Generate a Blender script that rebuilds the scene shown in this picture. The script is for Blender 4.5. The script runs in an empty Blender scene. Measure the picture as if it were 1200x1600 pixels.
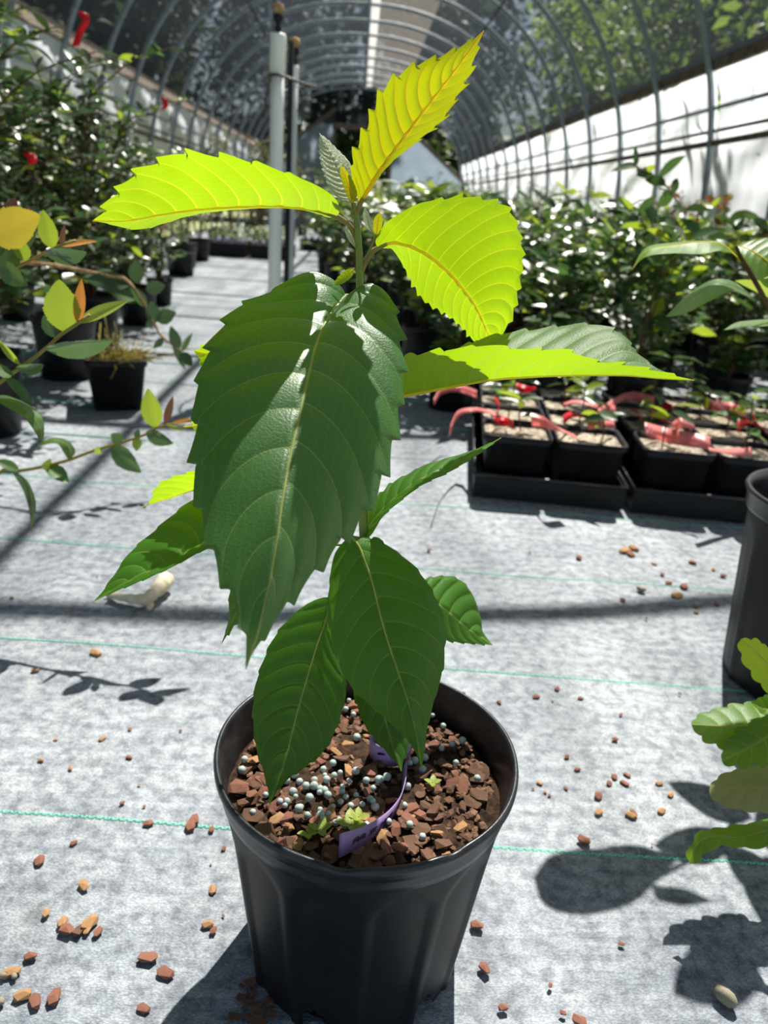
import bpy, bmesh, math, random
import numpy as np
from mathutils import Vector, Matrix, Euler

random.seed(7); np.random.seed(7)
scene = bpy.context.scene
COL = scene.collection
PI = math.pi

# ------------------------------------------------------------------ camera
F = 1200.0; CAMH = 0.72; VPX, VPY = 562.0, 318.0; ROLL = math.radians(3.0)
_v = np.array([(VPX-600)/F, -(VPY-800)/F, 1.0]); _v /= np.linalg.norm(_v)
_u = np.array([math.sin(ROLL), math.cos(ROLL), 0.0]); _u = _u-_v*(_u@_v); _u /= np.linalg.norm(_u)
_r = np.cross(_u, _v)
BAS = np.array([_r, _v, _u])                     # rows: world X,Y,Z in camera coordinates
CAM = np.array([0.0, 0.0, CAMH])
cd = bpy.data.cameras.new('camera'); cam = bpy.data.objects.new('camera', cd); COL.objects.link(cam)
cd.sensor_fit = 'VERTICAL'; cd.sensor_height = 36.0; cd.lens = 36.0*F/1600.0
cd.clip_start = 0.02; cd.clip_end = 300
cd.dof.use_dof = True; cd.dof.focus_distance = 0.60; cd.dof.aperture_fstop = 7.5
_R, _U, _Fw = BAS[:, 0], BAS[:, 1], BAS[:, 2]
cam.matrix_world = Matrix(((_R[0], _U[0], -_Fw[0], CAM[0]), (_R[1], _U[1], -_Fw[1], CAM[1]),
                           (_R[2], _U[2], -_Fw[2], CAM[2]), (0, 0, 0, 1)))
scene.camera = cam

# ------------------------------------------------------------------ light
SUNV = Vector((0.19, 0.61, 1.0)).normalized()     # towards the sun
w = bpy.data.worlds.new('sky'); scene.world = w; w.use_nodes = True
nt = w.node_tree; bg = nt.nodes['Background']
sky = nt.nodes.new('ShaderNodeTexSky'); sky.sky_type = 'NISHITA'; sky.sun_disc = False
sky.sun_elevation = math.asin(SUNV.z); sky.sun_rotation = math.atan2(SUNV.x, SUNV.y)
sky.air_density = 1.0; sky.dust_density = 1.5; sky.ozone_density = 1.0
nt.links.new(sky.outputs[0], bg.inputs[0]); bg.inputs[1].default_value = 0.14
sd = bpy.data.lights.new('sun_offscreen', 'SUN'); sd.energy = 30.0; sd.angle = math.radians(0.55); sd.color = (1.0, 0.955, 0.88)
sun = bpy.data.objects.new('sun_offscreen', sd); COL.objects.link(sun)   # sun in the open sky, above the picture
sun.rotation_euler = SUNV.to_track_quat('Z', 'Y').to_euler()
vs = scene.view_settings
vs.view_transform = 'Standard'; vs.look = 'None'; vs.gamma = 1.0; vs.use_curve_mapping = False
vs.exposure = 0.10

# ------------------------------------------------------------------ pixel helpers
def ray(px, py):
    return BAS @ np.array([(px-600)/F, -(py-800)/F, 1.0])
def atY(px, py, Y):
    d = ray(px, py); return CAM+d*(Y/d[1])
def ground(px, py, z=0.0):
    d = ray(px, py); return CAM+d*((z-CAMH)/d[2])

# ------------------------------------------------------------------ materials
def lin(c):
    return tuple(((x/255)/12.92 if x/255 <= .04045 else ((x/255+.055)/1.055)**2.4) for x in c)
def new_mat(name):
    m = bpy.data.materials.new(name); m.use_nodes = True
    n = m.node_tree.nodes; n.clear()
    out = n.new('ShaderNodeOutputMaterial')
    return m, n, m.node_tree.links, out
def plain(name, rgb, rough=.5, spec=.5, metal=0, noise=0.15, nscale=30, bump=0.0, bscale=200, rgb2=None, transl=0.0):
    m, n, L, out = new_mat(name)
    p = n.new('ShaderNodeBsdfPrincipled')
    tc = n.new('ShaderNodeTexCoord')
    nz = n.new('ShaderNodeTexNoise'); nz.inputs['Scale'].default_value = nscale; nz.inputs['Detail'].default_value = 5
    L.new(tc.outputs['Object'], nz.inputs['Vector'])
    mx = n.new('ShaderNodeMix'); mx.data_type = 'RGBA'
    c = lin(rgb); c2 = lin(rgb2) if rgb2 else tuple(x*(1-noise) for x in c)
    c1 = c if rgb2 else tuple(min(1, x*(1+noise)) for x in c)
    mx.inputs[6].default_value = (*c1, 1); mx.inputs[7].default_value = (*c2, 1)
    rmp = n.new('ShaderNodeValToRGB'); rmp.color_ramp.elements[0].position = .35; rmp.color_ramp.elements[1].position = .65
    L.new(nz.outputs['Fac'], rmp.inputs[0]); L.new(rmp.outputs[0], mx.inputs[0])
    L.new(mx.outputs[2], p.inputs['Base Color'])
    p.inputs['Roughness'].default_value = rough; p.inputs['Specular IOR Level'].default_value = spec
    p.inputs['Metallic'].default_value = metal
    if bump > 0:
        nb = n.new('ShaderNodeTexNoise'); nb.inputs['Scale'].default_value = bscale; nb.inputs['Detail'].default_value = 6
        L.new(tc.outputs['Object'], nb.inputs['Vector'])
        b = n.new('ShaderNodeBump'); b.inputs['Strength'].default_value = bump; b.inputs['Distance'].default_value = .004
        L.new(nb.outputs['Fac'], b.inputs['Height']); L.new(b.outputs[0], p.inputs['Normal'])
    if transl > 0:
        t = n.new('ShaderNodeBsdfTranslucent'); L.new(mx.outputs[2], t.inputs[0])
        ms = n.new('ShaderNodeMixShader'); ms.inputs[0].default_value = transl
        L.new(p.outputs[0], ms.inputs[1]); L.new(t.outputs[0], ms.inputs[2]); L.new(ms.outputs[0], out.inputs[0])
    else:
        L.new(p.outputs[0], out.inputs[0])
    return m

def leaf_mat(name, top, trans, vein, tfac=.5, rough=.4, spec=.5, bump=.25, bscale=700, vary=.25, coat=0.0, under=None):
    """leaf: reflecting side colour, light let through, veins from the mesh attribute 'vein'"""
    m, n, L, out = new_mat(name)
    p = n.new('ShaderNodeBsdfPrincipled'); t = n.new('ShaderNodeBsdfTranslucent'); ms = n.new('ShaderNodeMixShader')
    at = n.new('ShaderNodeAttribute'); at.attribute_name = 'vein'
    tc = n.new('ShaderNodeTexCoord')
    def attr(nm):
        q = n.new('ShaderNodeAttribute'); q.attribute_name = nm; return q.outputs['Fac']
    def mth(op, a, b=None, c=None, clamp=False):
        q = n.new('ShaderNodeMath'); q.operation = op; q.use_clamp = clamp
        for i, x in enumerate((a, b, c)):
            if x is None: continue
            if isinstance(x, (int, float)): q.inputs[i].default_value = x
            else: L.new(x, q.inputs[i])
        return q.outputs[0]
    # side veins: lines of whole phase, as wide as the mesh says; fine rungs between them
    ph = attr('vein_phase'); pw = attr('vein_width')
    dist = mth('ABSOLUTE', mth('SUBTRACT', mth('FRACT', mth('ADD', ph, .5)), .5))
    line = mth('SUBTRACT', 1.0, mth('DIVIDE', dist, mth('MAXIMUM', pw, 1e-5)), clamp=True)
    rn = n.new('ShaderNodeTexNoise'); rn.inputs['Scale'].default_value = 90; L.new(tc.outputs['Object'], rn.inputs['Vector'])
    rung = mth('FRACT', mth('ADD', mth('MULTIPLY', attr('vein_along'), 150.0), mth('MULTIPLY', rn.outputs['Fac'], 2.2)))
    rung = mth('MULTIPLY', mth('SUBTRACT', 1.0, mth('MULTIPLY', mth('ABSOLUTE', mth('SUBTRACT', rung, .5)), 11.0), clamp=True), mth('GREATER_THAN', pw, 1e-5))
    vmask = mth('MAXIMUM', at.outputs['Fac'], mth('MAXIMUM', mth('MULTIPLY', line, .9), mth('MULTIPLY', rung, .16)))
    oi = n.new('ShaderNodeObjectInfo')
    nz = n.new('ShaderNodeTexNoise'); nz.inputs['Scale'].default_value = 25; nz.inputs['Detail'].default_value = 4
    L.new(tc.outputs['Object'], nz.inputs['Vector'])
    # brightness variation per leaf object and along the blade
    ma = n.new('ShaderNodeMath'); ma.operation = 'MULTIPLY_ADD'
    L.new(nz.outputs['Fac'], ma.inputs[0]); ma.inputs[1].default_value = vary; 
    mr = n.new('ShaderNodeMapRange'); L.new(oi.outputs['Random'], mr.inputs[0])
    mr.inputs[3].default_value = 1-vary*.9; mr.inputs[4].default_value = 1+vary*.3
    L.new(mr.outputs[0], ma.inputs[2])
    def colour(rgb, vrgb):
        mx = n.new('ShaderNodeMix'); mx.data_type = 'RGBA'
        mx.inputs[6].default_value = (*lin(rgb), 1); mx.inputs[7].default_value = (*lin(vrgb), 1)
        L.new(vmask, mx.inputs[0])
        ml = n.new('ShaderNodeMix'); ml.data_type = 'RGBA'; ml.blend_type = 'MULTIPLY'; ml.inputs[0].default_value = 1
        L.new(mx.outputs[2], ml.inputs[6]); L.new(ma.outputs[0], ml.inputs[7])
        return ml.outputs[2]
    ct = colour(top, vein)
    if under:                                      # paler felted underside
        cu = colour(under, vein)
        ge = n.new('ShaderNodeNewGeometry')
        mu = n.new('ShaderNodeMix'); mu.data_type = 'RGBA'
        L.new(ge.outputs['Backfacing'], mu.inputs[0]); L.new(ct, mu.inputs[6]); L.new(cu, mu.inputs[7]); ct = mu.outputs[2]
    L.new(ct, p.inputs['Base Color']); L.new(colour(trans, vein), t.inputs[0])
    p.inputs['Roughness'].default_value = rough; p.inputs['Specular IOR Level'].default_value = spec
    p.inputs['Coat Weight'].default_value = coat; p.inputs['Coat Roughness'].default_value = .25
    nb = n.new('ShaderNodeTexVoronoi'); nb.inputs['Scale'].default_value = bscale; nb.feature = 'SMOOTH_F1'
    L.new(tc.outputs['Object'], nb.inputs['Vector'])
    b = n.new('ShaderNodeBump'); b.inputs['Strength'].default_value = bump; b.inputs['Distance'].default_value = .001
    L.new(nb.outputs['Distance'], b.inputs['Height']); L.new(b.outputs[0], p.inputs['Normal'])
    ms.inputs[0].default_value = tfac
    L.new(p.outputs[0], ms.inputs[1]); L.new(t.outputs[0], ms.inputs[2]); L.new(ms.outputs[0], out.inputs[0])
    return m

def fabric_mat():
    m, n, L, out = new_mat('woven_ground_fabric')
    p = n.new('ShaderNodeBsdfPrincipled'); tc = n.new('ShaderNodeTexCoord')
    def noise(sc, det=6, vec=None, rough=.6):
        z = n.new('ShaderNodeTexNoise'); z.inputs['Scale'].default_value = sc; z.inputs['Detail'].default_value = det
        z.inputs['Roughness'].default_value = rough
        L.new(vec or tc.outputs['Object'], z.inputs['Vector']); return z.outputs['Fac']
    def ramp(fac, a, b, ca, cb):
        r = n.new('ShaderNodeValToRGB'); e = r.color_ramp.elements
        e[0].position = a; e[1].position = b; e[0].color = (*ca, 1); e[1].color = (*cb, 1)
        L.new(fac, r.inputs[0]); return r.outputs[0]
    def mult(a, b, f=1.0):
        x = n.new('ShaderNodeMix'); x.data_type = 'RGBA'; x.blend_type = 'MULTIPLY'; x.inputs[0].default_value = f
        L.new(a, x.inputs[6]); L.new(b, x.inputs[7]); return x.outputs[2]
    big = ramp(noise(3.0, 8), .35, .66, lin((147, 154, 159)), lin((177, 182, 183)))
    mott = ramp(noise(55, 5, rough=.65), .36, .58, (.50, .52, .56), (1.06, 1.06, 1.06))
    mp = n.new('ShaderNodeMapping'); mp.inputs['Scale'].default_value = (7, 60, 1); L.new(tc.outputs['Object'], mp.inputs[0])
    streak = ramp(noise(1.0, 5, mp.outputs[0]), .33, .6, (.74, .76, .8), (1.04, 1.04, 1.04))
    mp2 = n.new('ShaderNodeMapping'); mp2.inputs['Rotation'].default_value = (0, 0, .5); mp2.inputs['Scale'].default_value = (330, 620, 1)
    L.new(tc.outputs['Object'], mp2.inputs[0])
    wv = n.new('ShaderNodeTexVoronoi'); wv.inputs['Scale'].default_value = 1.0; L.new(mp2.outputs[0], wv.inputs['Vector'])
    weave = ramp(wv.outputs['Distance'], .1, .75, (1.1, 1.1, 1.1), (.62, .63, .66))
    dust = ramp(noise(14, 7), .6, .75, (1, 1, 1), (1.06, 1.0, .9))
    c = mult(mult(mult(mult(big, mott), streak), weave), dust)
    L.new(c, p.inputs['Base Color'])
    p.inputs['Roughness'].default_value = .62; p.inputs['Specular IOR Level'].default_value = .35
    b = n.new('ShaderNodeBump'); b.inputs['Strength'].default_value = .35; b.inputs['Distance'].default_value = .0015
    L.new(wv.outputs['Distance'], b.inputs['Height'])
    b2 = n.new('ShaderNodeBump'); b2.inputs['Strength'].default_value = .35; b2.inputs['Distance'].default_value = .01
    L.new(noise(1.0, 4, mp.outputs[0]), b2.inputs['Height']); L.new(b.outputs[0], b2.inputs['Normal'])
    L.new(b2.outputs[0], p.inputs['Normal']); L.new(p.outputs[0], out.inputs[0])
    return m

def cloth_mat(name, rgb, thru, tscale=.5):
    """knitted shade cloth: part of the light goes straight through the holes"""
    m, n, L, out = new_mat(name)
    tc = n.new('ShaderNodeTexCoord')
    d = n.new('ShaderNodeBsdfDiffuse'); d.inputs[0].default_value = (*lin(rgb), 1)
    tl = n.new('ShaderNodeBsdfTranslucent'); tl.inputs[0].default_value = (*lin(rgb), 1)
    a = n.new('ShaderNodeMixShader'); a.inputs[0].default_value = tscale
    L.new(d.outputs[0], a.inputs[1]); L.new(tl.outputs[0], a.inputs[2])
    tr = n.new('ShaderNodeBsdfTransparent')
    mp = n.new('ShaderNodeMapping'); mp.inputs['Scale'].default_value = (6, 1.0, 6); L.new(tc.outputs['Object'], mp.inputs[0])
    nz = n.new('ShaderNodeTexNoise'); nz.inputs['Scale'].default_value = 1.2; nz.inputs['Detail'].default_value = 5; L.new(mp.outputs[0], nz.inputs['Vector'])
    mr = n.new('ShaderNodeMapRange'); L.new(nz.outputs['Fac'], mr.inputs[0]); mr.inputs[1].default_value = .3; mr.inputs[2].default_value = .7
    mr.inputs[3].default_value = thru-.07; mr.inputs[4].default_value = thru+.07
    ms = n.new('ShaderNodeMixShader'); L.new(mr.outputs[0], ms.inputs[0])
    L.new(a.outputs[0], ms.inputs[1]); L.new(tr.outputs[0], ms.inputs[2]); L.new(ms.outputs[0], out.inputs[0])
    return m

M = {}
M['fabric'] = fabric_mat()
M['seam'] = plain('green_stitching', (120, 205, 178), .55, .3, noise=.2, nscale=90)
M['grass'] = plain('rough_grass', (70, 84, 40), .9, .2, rgb2=(92, 84, 52), nscale=5)
M['steel'] = plain('galvanised_steel_tube', (138, 150, 160), .5, .5, metal=.1, noise=.15, nscale=12)
M['dark_steel'] = plain('dark_tube', (30, 33, 36), .6, .3)
M['board'] = plain('weathered_board', (120, 108, 96), .8, .2, rgb2=(82, 72, 62), nscale=14, bump=.3, bscale=60)
M['poly'] = plain('white_poly_sheet', (216, 220, 226), .45, .4, noise=.05, nscale=5, transl=.5)
M['poly_end'] = plain('end_wall_sheet', (120, 134, 146), .5, .4, noise=.08, nscale=3, transl=.3)
M['cloth_dark'] = cloth_mat('black_shade_cloth', (34, 38, 42), .25)
M['cloth_pale'] = cloth_mat('pale_shade_cloth', (74, 72, 69), .245)  # paler grey cloth for the panel beside the ridge seam
M['cloth_seam'] = cloth_mat('shade_cloth_seam', (150, 150, 148), .22)
M['pvc'] = plain('white_pvc', (236, 240, 236), .45, .5, noise=.06, nscale=6)
M['pvc_grey'] = plain('grey_pvc', (196, 206, 208), .45, .5, noise=.1, nscale=6)
M['black_plastic'] = plain('black_nursery_plastic', (18, 19, 21), .48, .28, rgb2=(25, 26, 29), nscale=22, bump=.06, bscale=120)
M['pot_rim'] = plain('scuffed_black_plastic', (20, 22, 26), .34, .45, rgb2=(44, 47, 52), nscale=45, bump=.08, bscale=150)
M['soil'] = plain('dark_bark_mix', (74, 55, 42), .95, .15, rgb2=(34, 26, 20), nscale=120, bump=.8, bscale=180)
M['pale_mix'] = plain('gritty_seed_mix', (206, 194, 172), .95, .15, rgb2=(60, 48, 40), nscale=110, bump=.8, bscale=140)
M['bark_red'] = plain('reddish_bark', (164, 116, 96), .85, .2, rgb2=(122, 82, 66), nscale=60, bump=.5, bscale=260)
M['bark_dark'] = plain('dark_bark', (138, 106, 86), .9, .2, rgb2=(84, 62, 50), nscale=60, bump=.5, bscale=260)
M['bark_tan'] = plain('tan_wood_chip', (186, 150, 108), .85, .2, rgb2=(156, 112, 76), nscale=60, bump=.4, bscale=260)
M['prill'] = plain('grey_green_prill', (186, 198, 192), .5, .4, rgb2=(150, 168, 164), nscale=90)
M['stone'] = plain('river_pebble', (160, 152, 128), .7, .3, rgb2=(122, 116, 100), nscale=50)
M['bone'] = plain('bleached_root_wood', (232, 222, 196), .8, .2, rgb2=(206, 190, 156), nscale=40, bump=.4)
M['tag'] = plain('purple_tag_plastic', (176, 152, 206), .5, .4, noise=.06, transl=.2)
M['ink'] = plain('black_ink', (28, 24, 34), .6, .2)
M['pink'] = plain('pink_flagging_tape', (238, 156, 152), .4, .5, rgb2=(232, 136, 136), nscale=30, transl=.35)
M['red'] = plain('red_flagging_tape', (214, 28, 44), .4, .5, noise=.1, transl=.35)
M['lilac'] = plain('lilac_plastic', (178, 164, 214), .35, .6)
M['bark_trunk'] = plain('tree_bark', (64, 56, 50), .9, .2, rgb2=(40, 34, 30), nscale=8, bump=.6, bscale=20)
M['twig'] = plain('brown_twig', (104, 74, 50), .7, .3, rgb2=(74, 52, 40), nscale=40)
M['green_twig'] = plain('olive_green_twig', (136, 142, 60), .55, .35, rgb2=(150, 120, 58), nscale=40)
M['cane'] = plain('dry_tan_cane', (196, 164, 118), .7, .3, rgb2=(150, 112, 76), nscale=60)
M['weed'] = plain('dry_moss_weed', (150, 150, 92), .8, .2, rgb2=(176, 150, 60), nscale=40, transl=.3)
M['brown_brush'] = plain('rusty_dry_foliage', (156, 84, 44), .8, .2, rgb2=(120, 80, 50), nscale=20, transl=.3)
M['metal_wire'] = plain('dark_wire', (60, 56, 50), .5, .5)
M['midrib'] = plain('yellow_green_midrib', (255, 236, 110), .5, .4, noise=.06, nscale=60, transl=.85)
M['midrib_top'] = plain('pale_midrib', (150, 158, 74), .5, .4, noise=.1, nscale=60)
M['stem'] = plain('green_felted_stem', (132, 150, 74), .6, .3, rgb2=(118, 130, 70), nscale=60, bump=.1)
M['petiole'] = plain('brownish_green_petiole', (150, 140, 74), .6, .3, rgb2=(128, 112, 66), nscale=60)
# leaves
M['young'] = leaf_mat('young_lime_leaf', (112, 146, 36), (150, 186, 4), (204, 206, 40), .60, .42, .4, under=(140, 164, 44), vary=.12)
M['newest'] = leaf_mat('newest_golden_leaf', (140, 152, 34), (154, 166, 4), (206, 166, 22), .60, .45, .4, under=(166, 166, 40), vary=.10)
M['mature'] = leaf_mat('mature_green_leaf', (62, 108, 54), (104, 156, 14), (146, 160, 84), .30, .45, .5, under=(92, 128, 66), vary=.12, coat=.15)
M['lower'] = leaf_mat('lower_dark_leaf', (52, 102, 28), (110, 165, 8), (120, 152, 54), .38, .42, .4, under=(84, 120, 56), vary=.12)
M['folded'] = leaf_mat('folded_lime_leaf', (70, 104, 70), (150, 186, 4), (150, 180, 70), .5, .5, .30, under=(140, 164, 44), vary=.12)
M['silver'] = leaf_mat('silvery_leaf', (172, 182, 158), (180, 190, 120), (205, 210, 186), .25, .6, .3, bump=.5, vary=.1)  # pale grey-green colour of the small young leaves and buds
M['cam_dark'] = leaf_mat('camellia_leaf', (38, 62, 38), (104, 140, 16), (56, 82, 44), .24, .30, .8, vary=.35, bump=.1)
M['cam_mid'] = leaf_mat('glossy_green_leaf', (68, 102, 54), (130, 172, 18), (76, 106, 56), .30, .30, .8, vary=.35, bump=.1)
M['cam_light'] = leaf_mat('fresh_camellia_leaf', (112, 142, 34), (200, 222, 20), (140, 160, 50), .5, .35, .5, vary=.2, bump=.1)
M['cam_orange'] = leaf_mat('orange_flushed_leaf', (176, 112, 52), (220, 130, 36), (190, 130, 60), .45, .4, .4, vary=.2, bump=.1)
M['cam_yellow'] = leaf_mat('yellow_flushed_leaf', (190, 168, 40), (236, 196, 20), (200, 180, 60), .5, .4, .4, vary=.1, bump=.1)
M['cam_bronze'] = leaf_mat('bronze_leaf', (92, 62, 46), (128, 72, 40), (110, 76, 56), .3, .4, .4, vary=.2, bump=.1)
M['oakish'] = leaf_mat('lobed_green_leaf', (78, 118, 44), (156, 196, 24), (160, 176, 70), .36, .42, .4, vary=.15)
M['oak_lime'] = leaf_mat('lobed_lime_leaf', (130, 158, 34), (196, 220, 14), (190, 190, 60), .55, .45, .4, vary=.1)
M['oak_pink'] = leaf_mat('pinkish_olive_leaf', (150, 150, 96), (150, 150, 60), (176, 160, 104), .2, .55, .3, vary=.25)
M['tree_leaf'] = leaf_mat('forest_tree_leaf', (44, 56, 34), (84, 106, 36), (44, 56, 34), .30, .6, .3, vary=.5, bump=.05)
M['tree_leaf_light'] = leaf_mat('light_green_tree_leaf', (104, 128, 52), (170, 196, 60), (104, 128, 52), .42, .5, .3, vary=.45, bump=.05)  # brighter green foliage of the trees close to the curtain
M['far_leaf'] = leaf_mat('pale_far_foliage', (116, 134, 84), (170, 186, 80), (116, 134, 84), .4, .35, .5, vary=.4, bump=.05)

# ------------------------------------------------------------------ mesh helpers
ORG = {}                                            # world origin of each object with an offset
class MB:
    def __init__(s): s.v = []; s.f = []; s.n = 0
    def add(s, V, Fc):
        V = np.asarray(V, float); s.v.append(V)
        o = s.n; s.f.extend([tuple(int(i)+o for i in f) for f in Fc]); s.n += len(V); return s
    def box(s, c, size, R=None):
        x, y, z = [a/2 for a in size]
        V = np.array([(-x, -y, -z), (x, -y, -z), (x, y, -z), (-x, y, -z), (-x, -y, z), (x, -y, z), (x, y, z), (-x, y, z)])
        if R is not None: V = V @ np.array(R).T
        return s.add(V+np.array(c), [(0, 3, 2, 1), (4, 5, 6, 7), (0, 1, 5, 4), (1, 2, 6, 5), (2, 3, 7, 6), (3, 0, 4, 7)])
    def tube(s, pts, rad, seg=8, cap=True):
        P = np.asarray(pts, float); n = len(P)
        rad = np.full(n, rad) if np.isscalar(rad) else np.asarray(rad, float)
        T = np.gradient(P, axis=0); T /= np.maximum(1e-9, np.linalg.norm(T, axis=1))[:, None]
        up = np.array([0, 0, 1.0]) if abs(T[0][2]) < .9 else np.array([1.0, 0, 0])
        a = np.cross(T[0], up); a /= np.linalg.norm(a)
        V = []
        for i in range(n):
            a = a-T[i]*(a@T[i]); a /= np.linalg.norm(a); b = np.cross(T[i], a)
            for k in range(seg):
                t = 2*PI*k/seg; V.append(P[i]+rad[i]*(math.cos(t)*a+math.sin(t)*b))
        Fc = []
        for i in range(n-1):
            for k in range(seg):
                k2 = (k+1) % seg
                Fc.append((i*seg+k, i*seg+k2, (i+1)*seg+k2, (i+1)*seg+k))
        if cap:
            Fc.append(tuple(range(seg-1, -1, -1))); Fc.append(tuple((n-1)*seg+k for k in range(seg)))
        return s.add(V, Fc)
    def lathe(s, c, prof, seg=48, cap_bottom=False, cap_top=False):
        V = []; Fc = []
        for r, z in prof:
            for k in range(seg):
                t = 2*PI*k/seg; V.append((c[0]+r*math.cos(t), c[1]+r*math.sin(t), c[2]+z))
        for i in range(len(prof)-1):
            for k in range(seg):
                k2 = (k+1) % seg
                Fc.append((i*seg+k, i*seg+k2, (i+1)*seg+k2, (i+1)*seg+k))
        if cap_bottom: Fc.append(tuple(range(seg-1, -1, -1)))
        if cap_top: Fc.append(tuple((len(prof)-1)*seg+k for k in range(seg)))
        return s.add(V, Fc)
    def sqlathe(s, c, prof, rz=0.0, corner=.12, cap_bottom=True, n=5):
        """rounded-square rings: prof = (half width, z)"""
        V = []; Fc = []; seg = 4*n
        for hw, z in prof:
            r = hw*corner*2
            for q in range(4):
                for k in range(n):
                    t = PI/2*q+PI/2*k/(n-1)
                    x = (hw-r)*(1 if q in (0, 3) else -1)+r*math.cos(t); y = (hw-r)*(1 if q in (0, 1) else -1)+r*math.sin(t)
                    V.append((c[0]+x*math.cos(rz)-y*math.sin(rz), c[1]+x*math.sin(rz)+y*math.cos(rz), c[2]+z))
        for i in range(len(prof)-1):
            for k in range(seg):
                k2 = (k+1) % seg
                Fc.append((i*seg+k, i*seg+k2, (i+1)*seg+k2, (i+1)*seg+k))
        if cap_bottom: Fc.append(tuple(range(seg-1, -1, -1)))
        return s.add(V, Fc)
    def mesh(s, name, off=(0, 0, 0), smooth=True):
        me = bpy.data.meshes.new(name)
        V = np.concatenate(s.v)-np.array(off) if s.v else np.zeros((0, 3))
        me.from_pydata(V.tolist(), [], s.f)
        if smooth: me.polygons.foreach_set('use_smooth', [True]*len(me.polygons))
        me.update(); return me

def link(name, me, mat, parent=None):
    if mat is not None and not me.materials: me.materials.append(mat)
    o = bpy.data.objects.new(name, me); COL.objects.link(o)
    if parent is not None: o.parent = parent
    return o
def part(name, mb, mat, parent, smooth=True, kind=None, label=None):
    off = ORG.get(parent.name, (0, 0, 0))
    o = link(name, mb.mesh(name, off, smooth), mat, parent)
    ORG[o.name] = off
    if kind: o['kind'] = kind
    if label: o['label'] = label
    return o
def top(name, mb, mat, label, cat, origin=None, group=None, smooth=True, kind=None):
    V = np.concatenate(mb.v)
    if origin is None: origin = (V[:, 0].mean(), V[:, 1].mean(), V[:, 2].min())
    o = link(name, mb.mesh(name, origin, smooth), mat); o.location = origin; ORG[o.name] = tuple(origin)
    o['label'] = label; o['category'] = cat
    if group: o['group'] = group
    if kind: o['kind'] = kind
    return o
def thing(name, label, cat, loc=(0, 0, 0), group=None):
    o = bpy.data.objects.new(name, None); COL.objects.link(o); o.location = loc; o.empty_display_size = .05
    ORG[o.name] = tuple(loc); o['label'] = label; o['category'] = cat
    if group: o['group'] = group
    return o
def struct(name, mb, mat, smooth=True, label=None, cat=None):
    o = link(name, mb.mesh(name, (0, 0, 0), smooth), mat); o['kind'] = 'structure'; ORG[o.name] = (0, 0, 0)
    if label: o['label'] = label
    if cat: o['category'] = cat
    return o
def dup(root, loc, rz=0, sc=1.0, label=None, group=None):
    r = root.copy(); COL.objects.link(r); r.location = loc; r.rotation_euler = (0, 0, rz); r.scale = (sc, sc, sc)
    if label: r['label'] = label
    if group: r['group'] = group
    for ch in list(root.children):
        c = ch.copy(); COL.objects.link(c); c.parent = r
        for g in list(ch.children):
            d = g.copy(); COL.objects.link(d); d.parent = c
    return r

def spline(pts, n):
    """Catmull-Rom through pts resampled to n points, even in arc length"""
    P = np.asarray(pts, float)
    if len(P) == 2:
        t = np.linspace(0, 1, n)[:, None]; return P[0]*(1-t)+P[1]*t
    Q = np.vstack([2*P[0]-P[1], P, 2*P[-1]-P[-2]]); out = []
    for i in range(1, len(Q)-2):
        p0, p1, p2, p3 = Q[i-1:i+3]
        for t in np.linspace(0, 1, 24, endpoint=False):
            out.append(.5*((2*p1)+(p2-p0)*t+(2*p0-5*p1+4*p2-p3)*t*t+(3*p1-p0-3*p2+p3)*t**3))
    out.append(P[-1]); out = np.array(out)
    d = np.r_[0, np.cumsum(np.linalg.norm(np.diff(out, axis=0), axis=1))]; s = np.linspace(0, d[-1], n)
    return np.stack([np.interp(s, d, out[:, k]) for k in range(out.shape[1])], 1)

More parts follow.
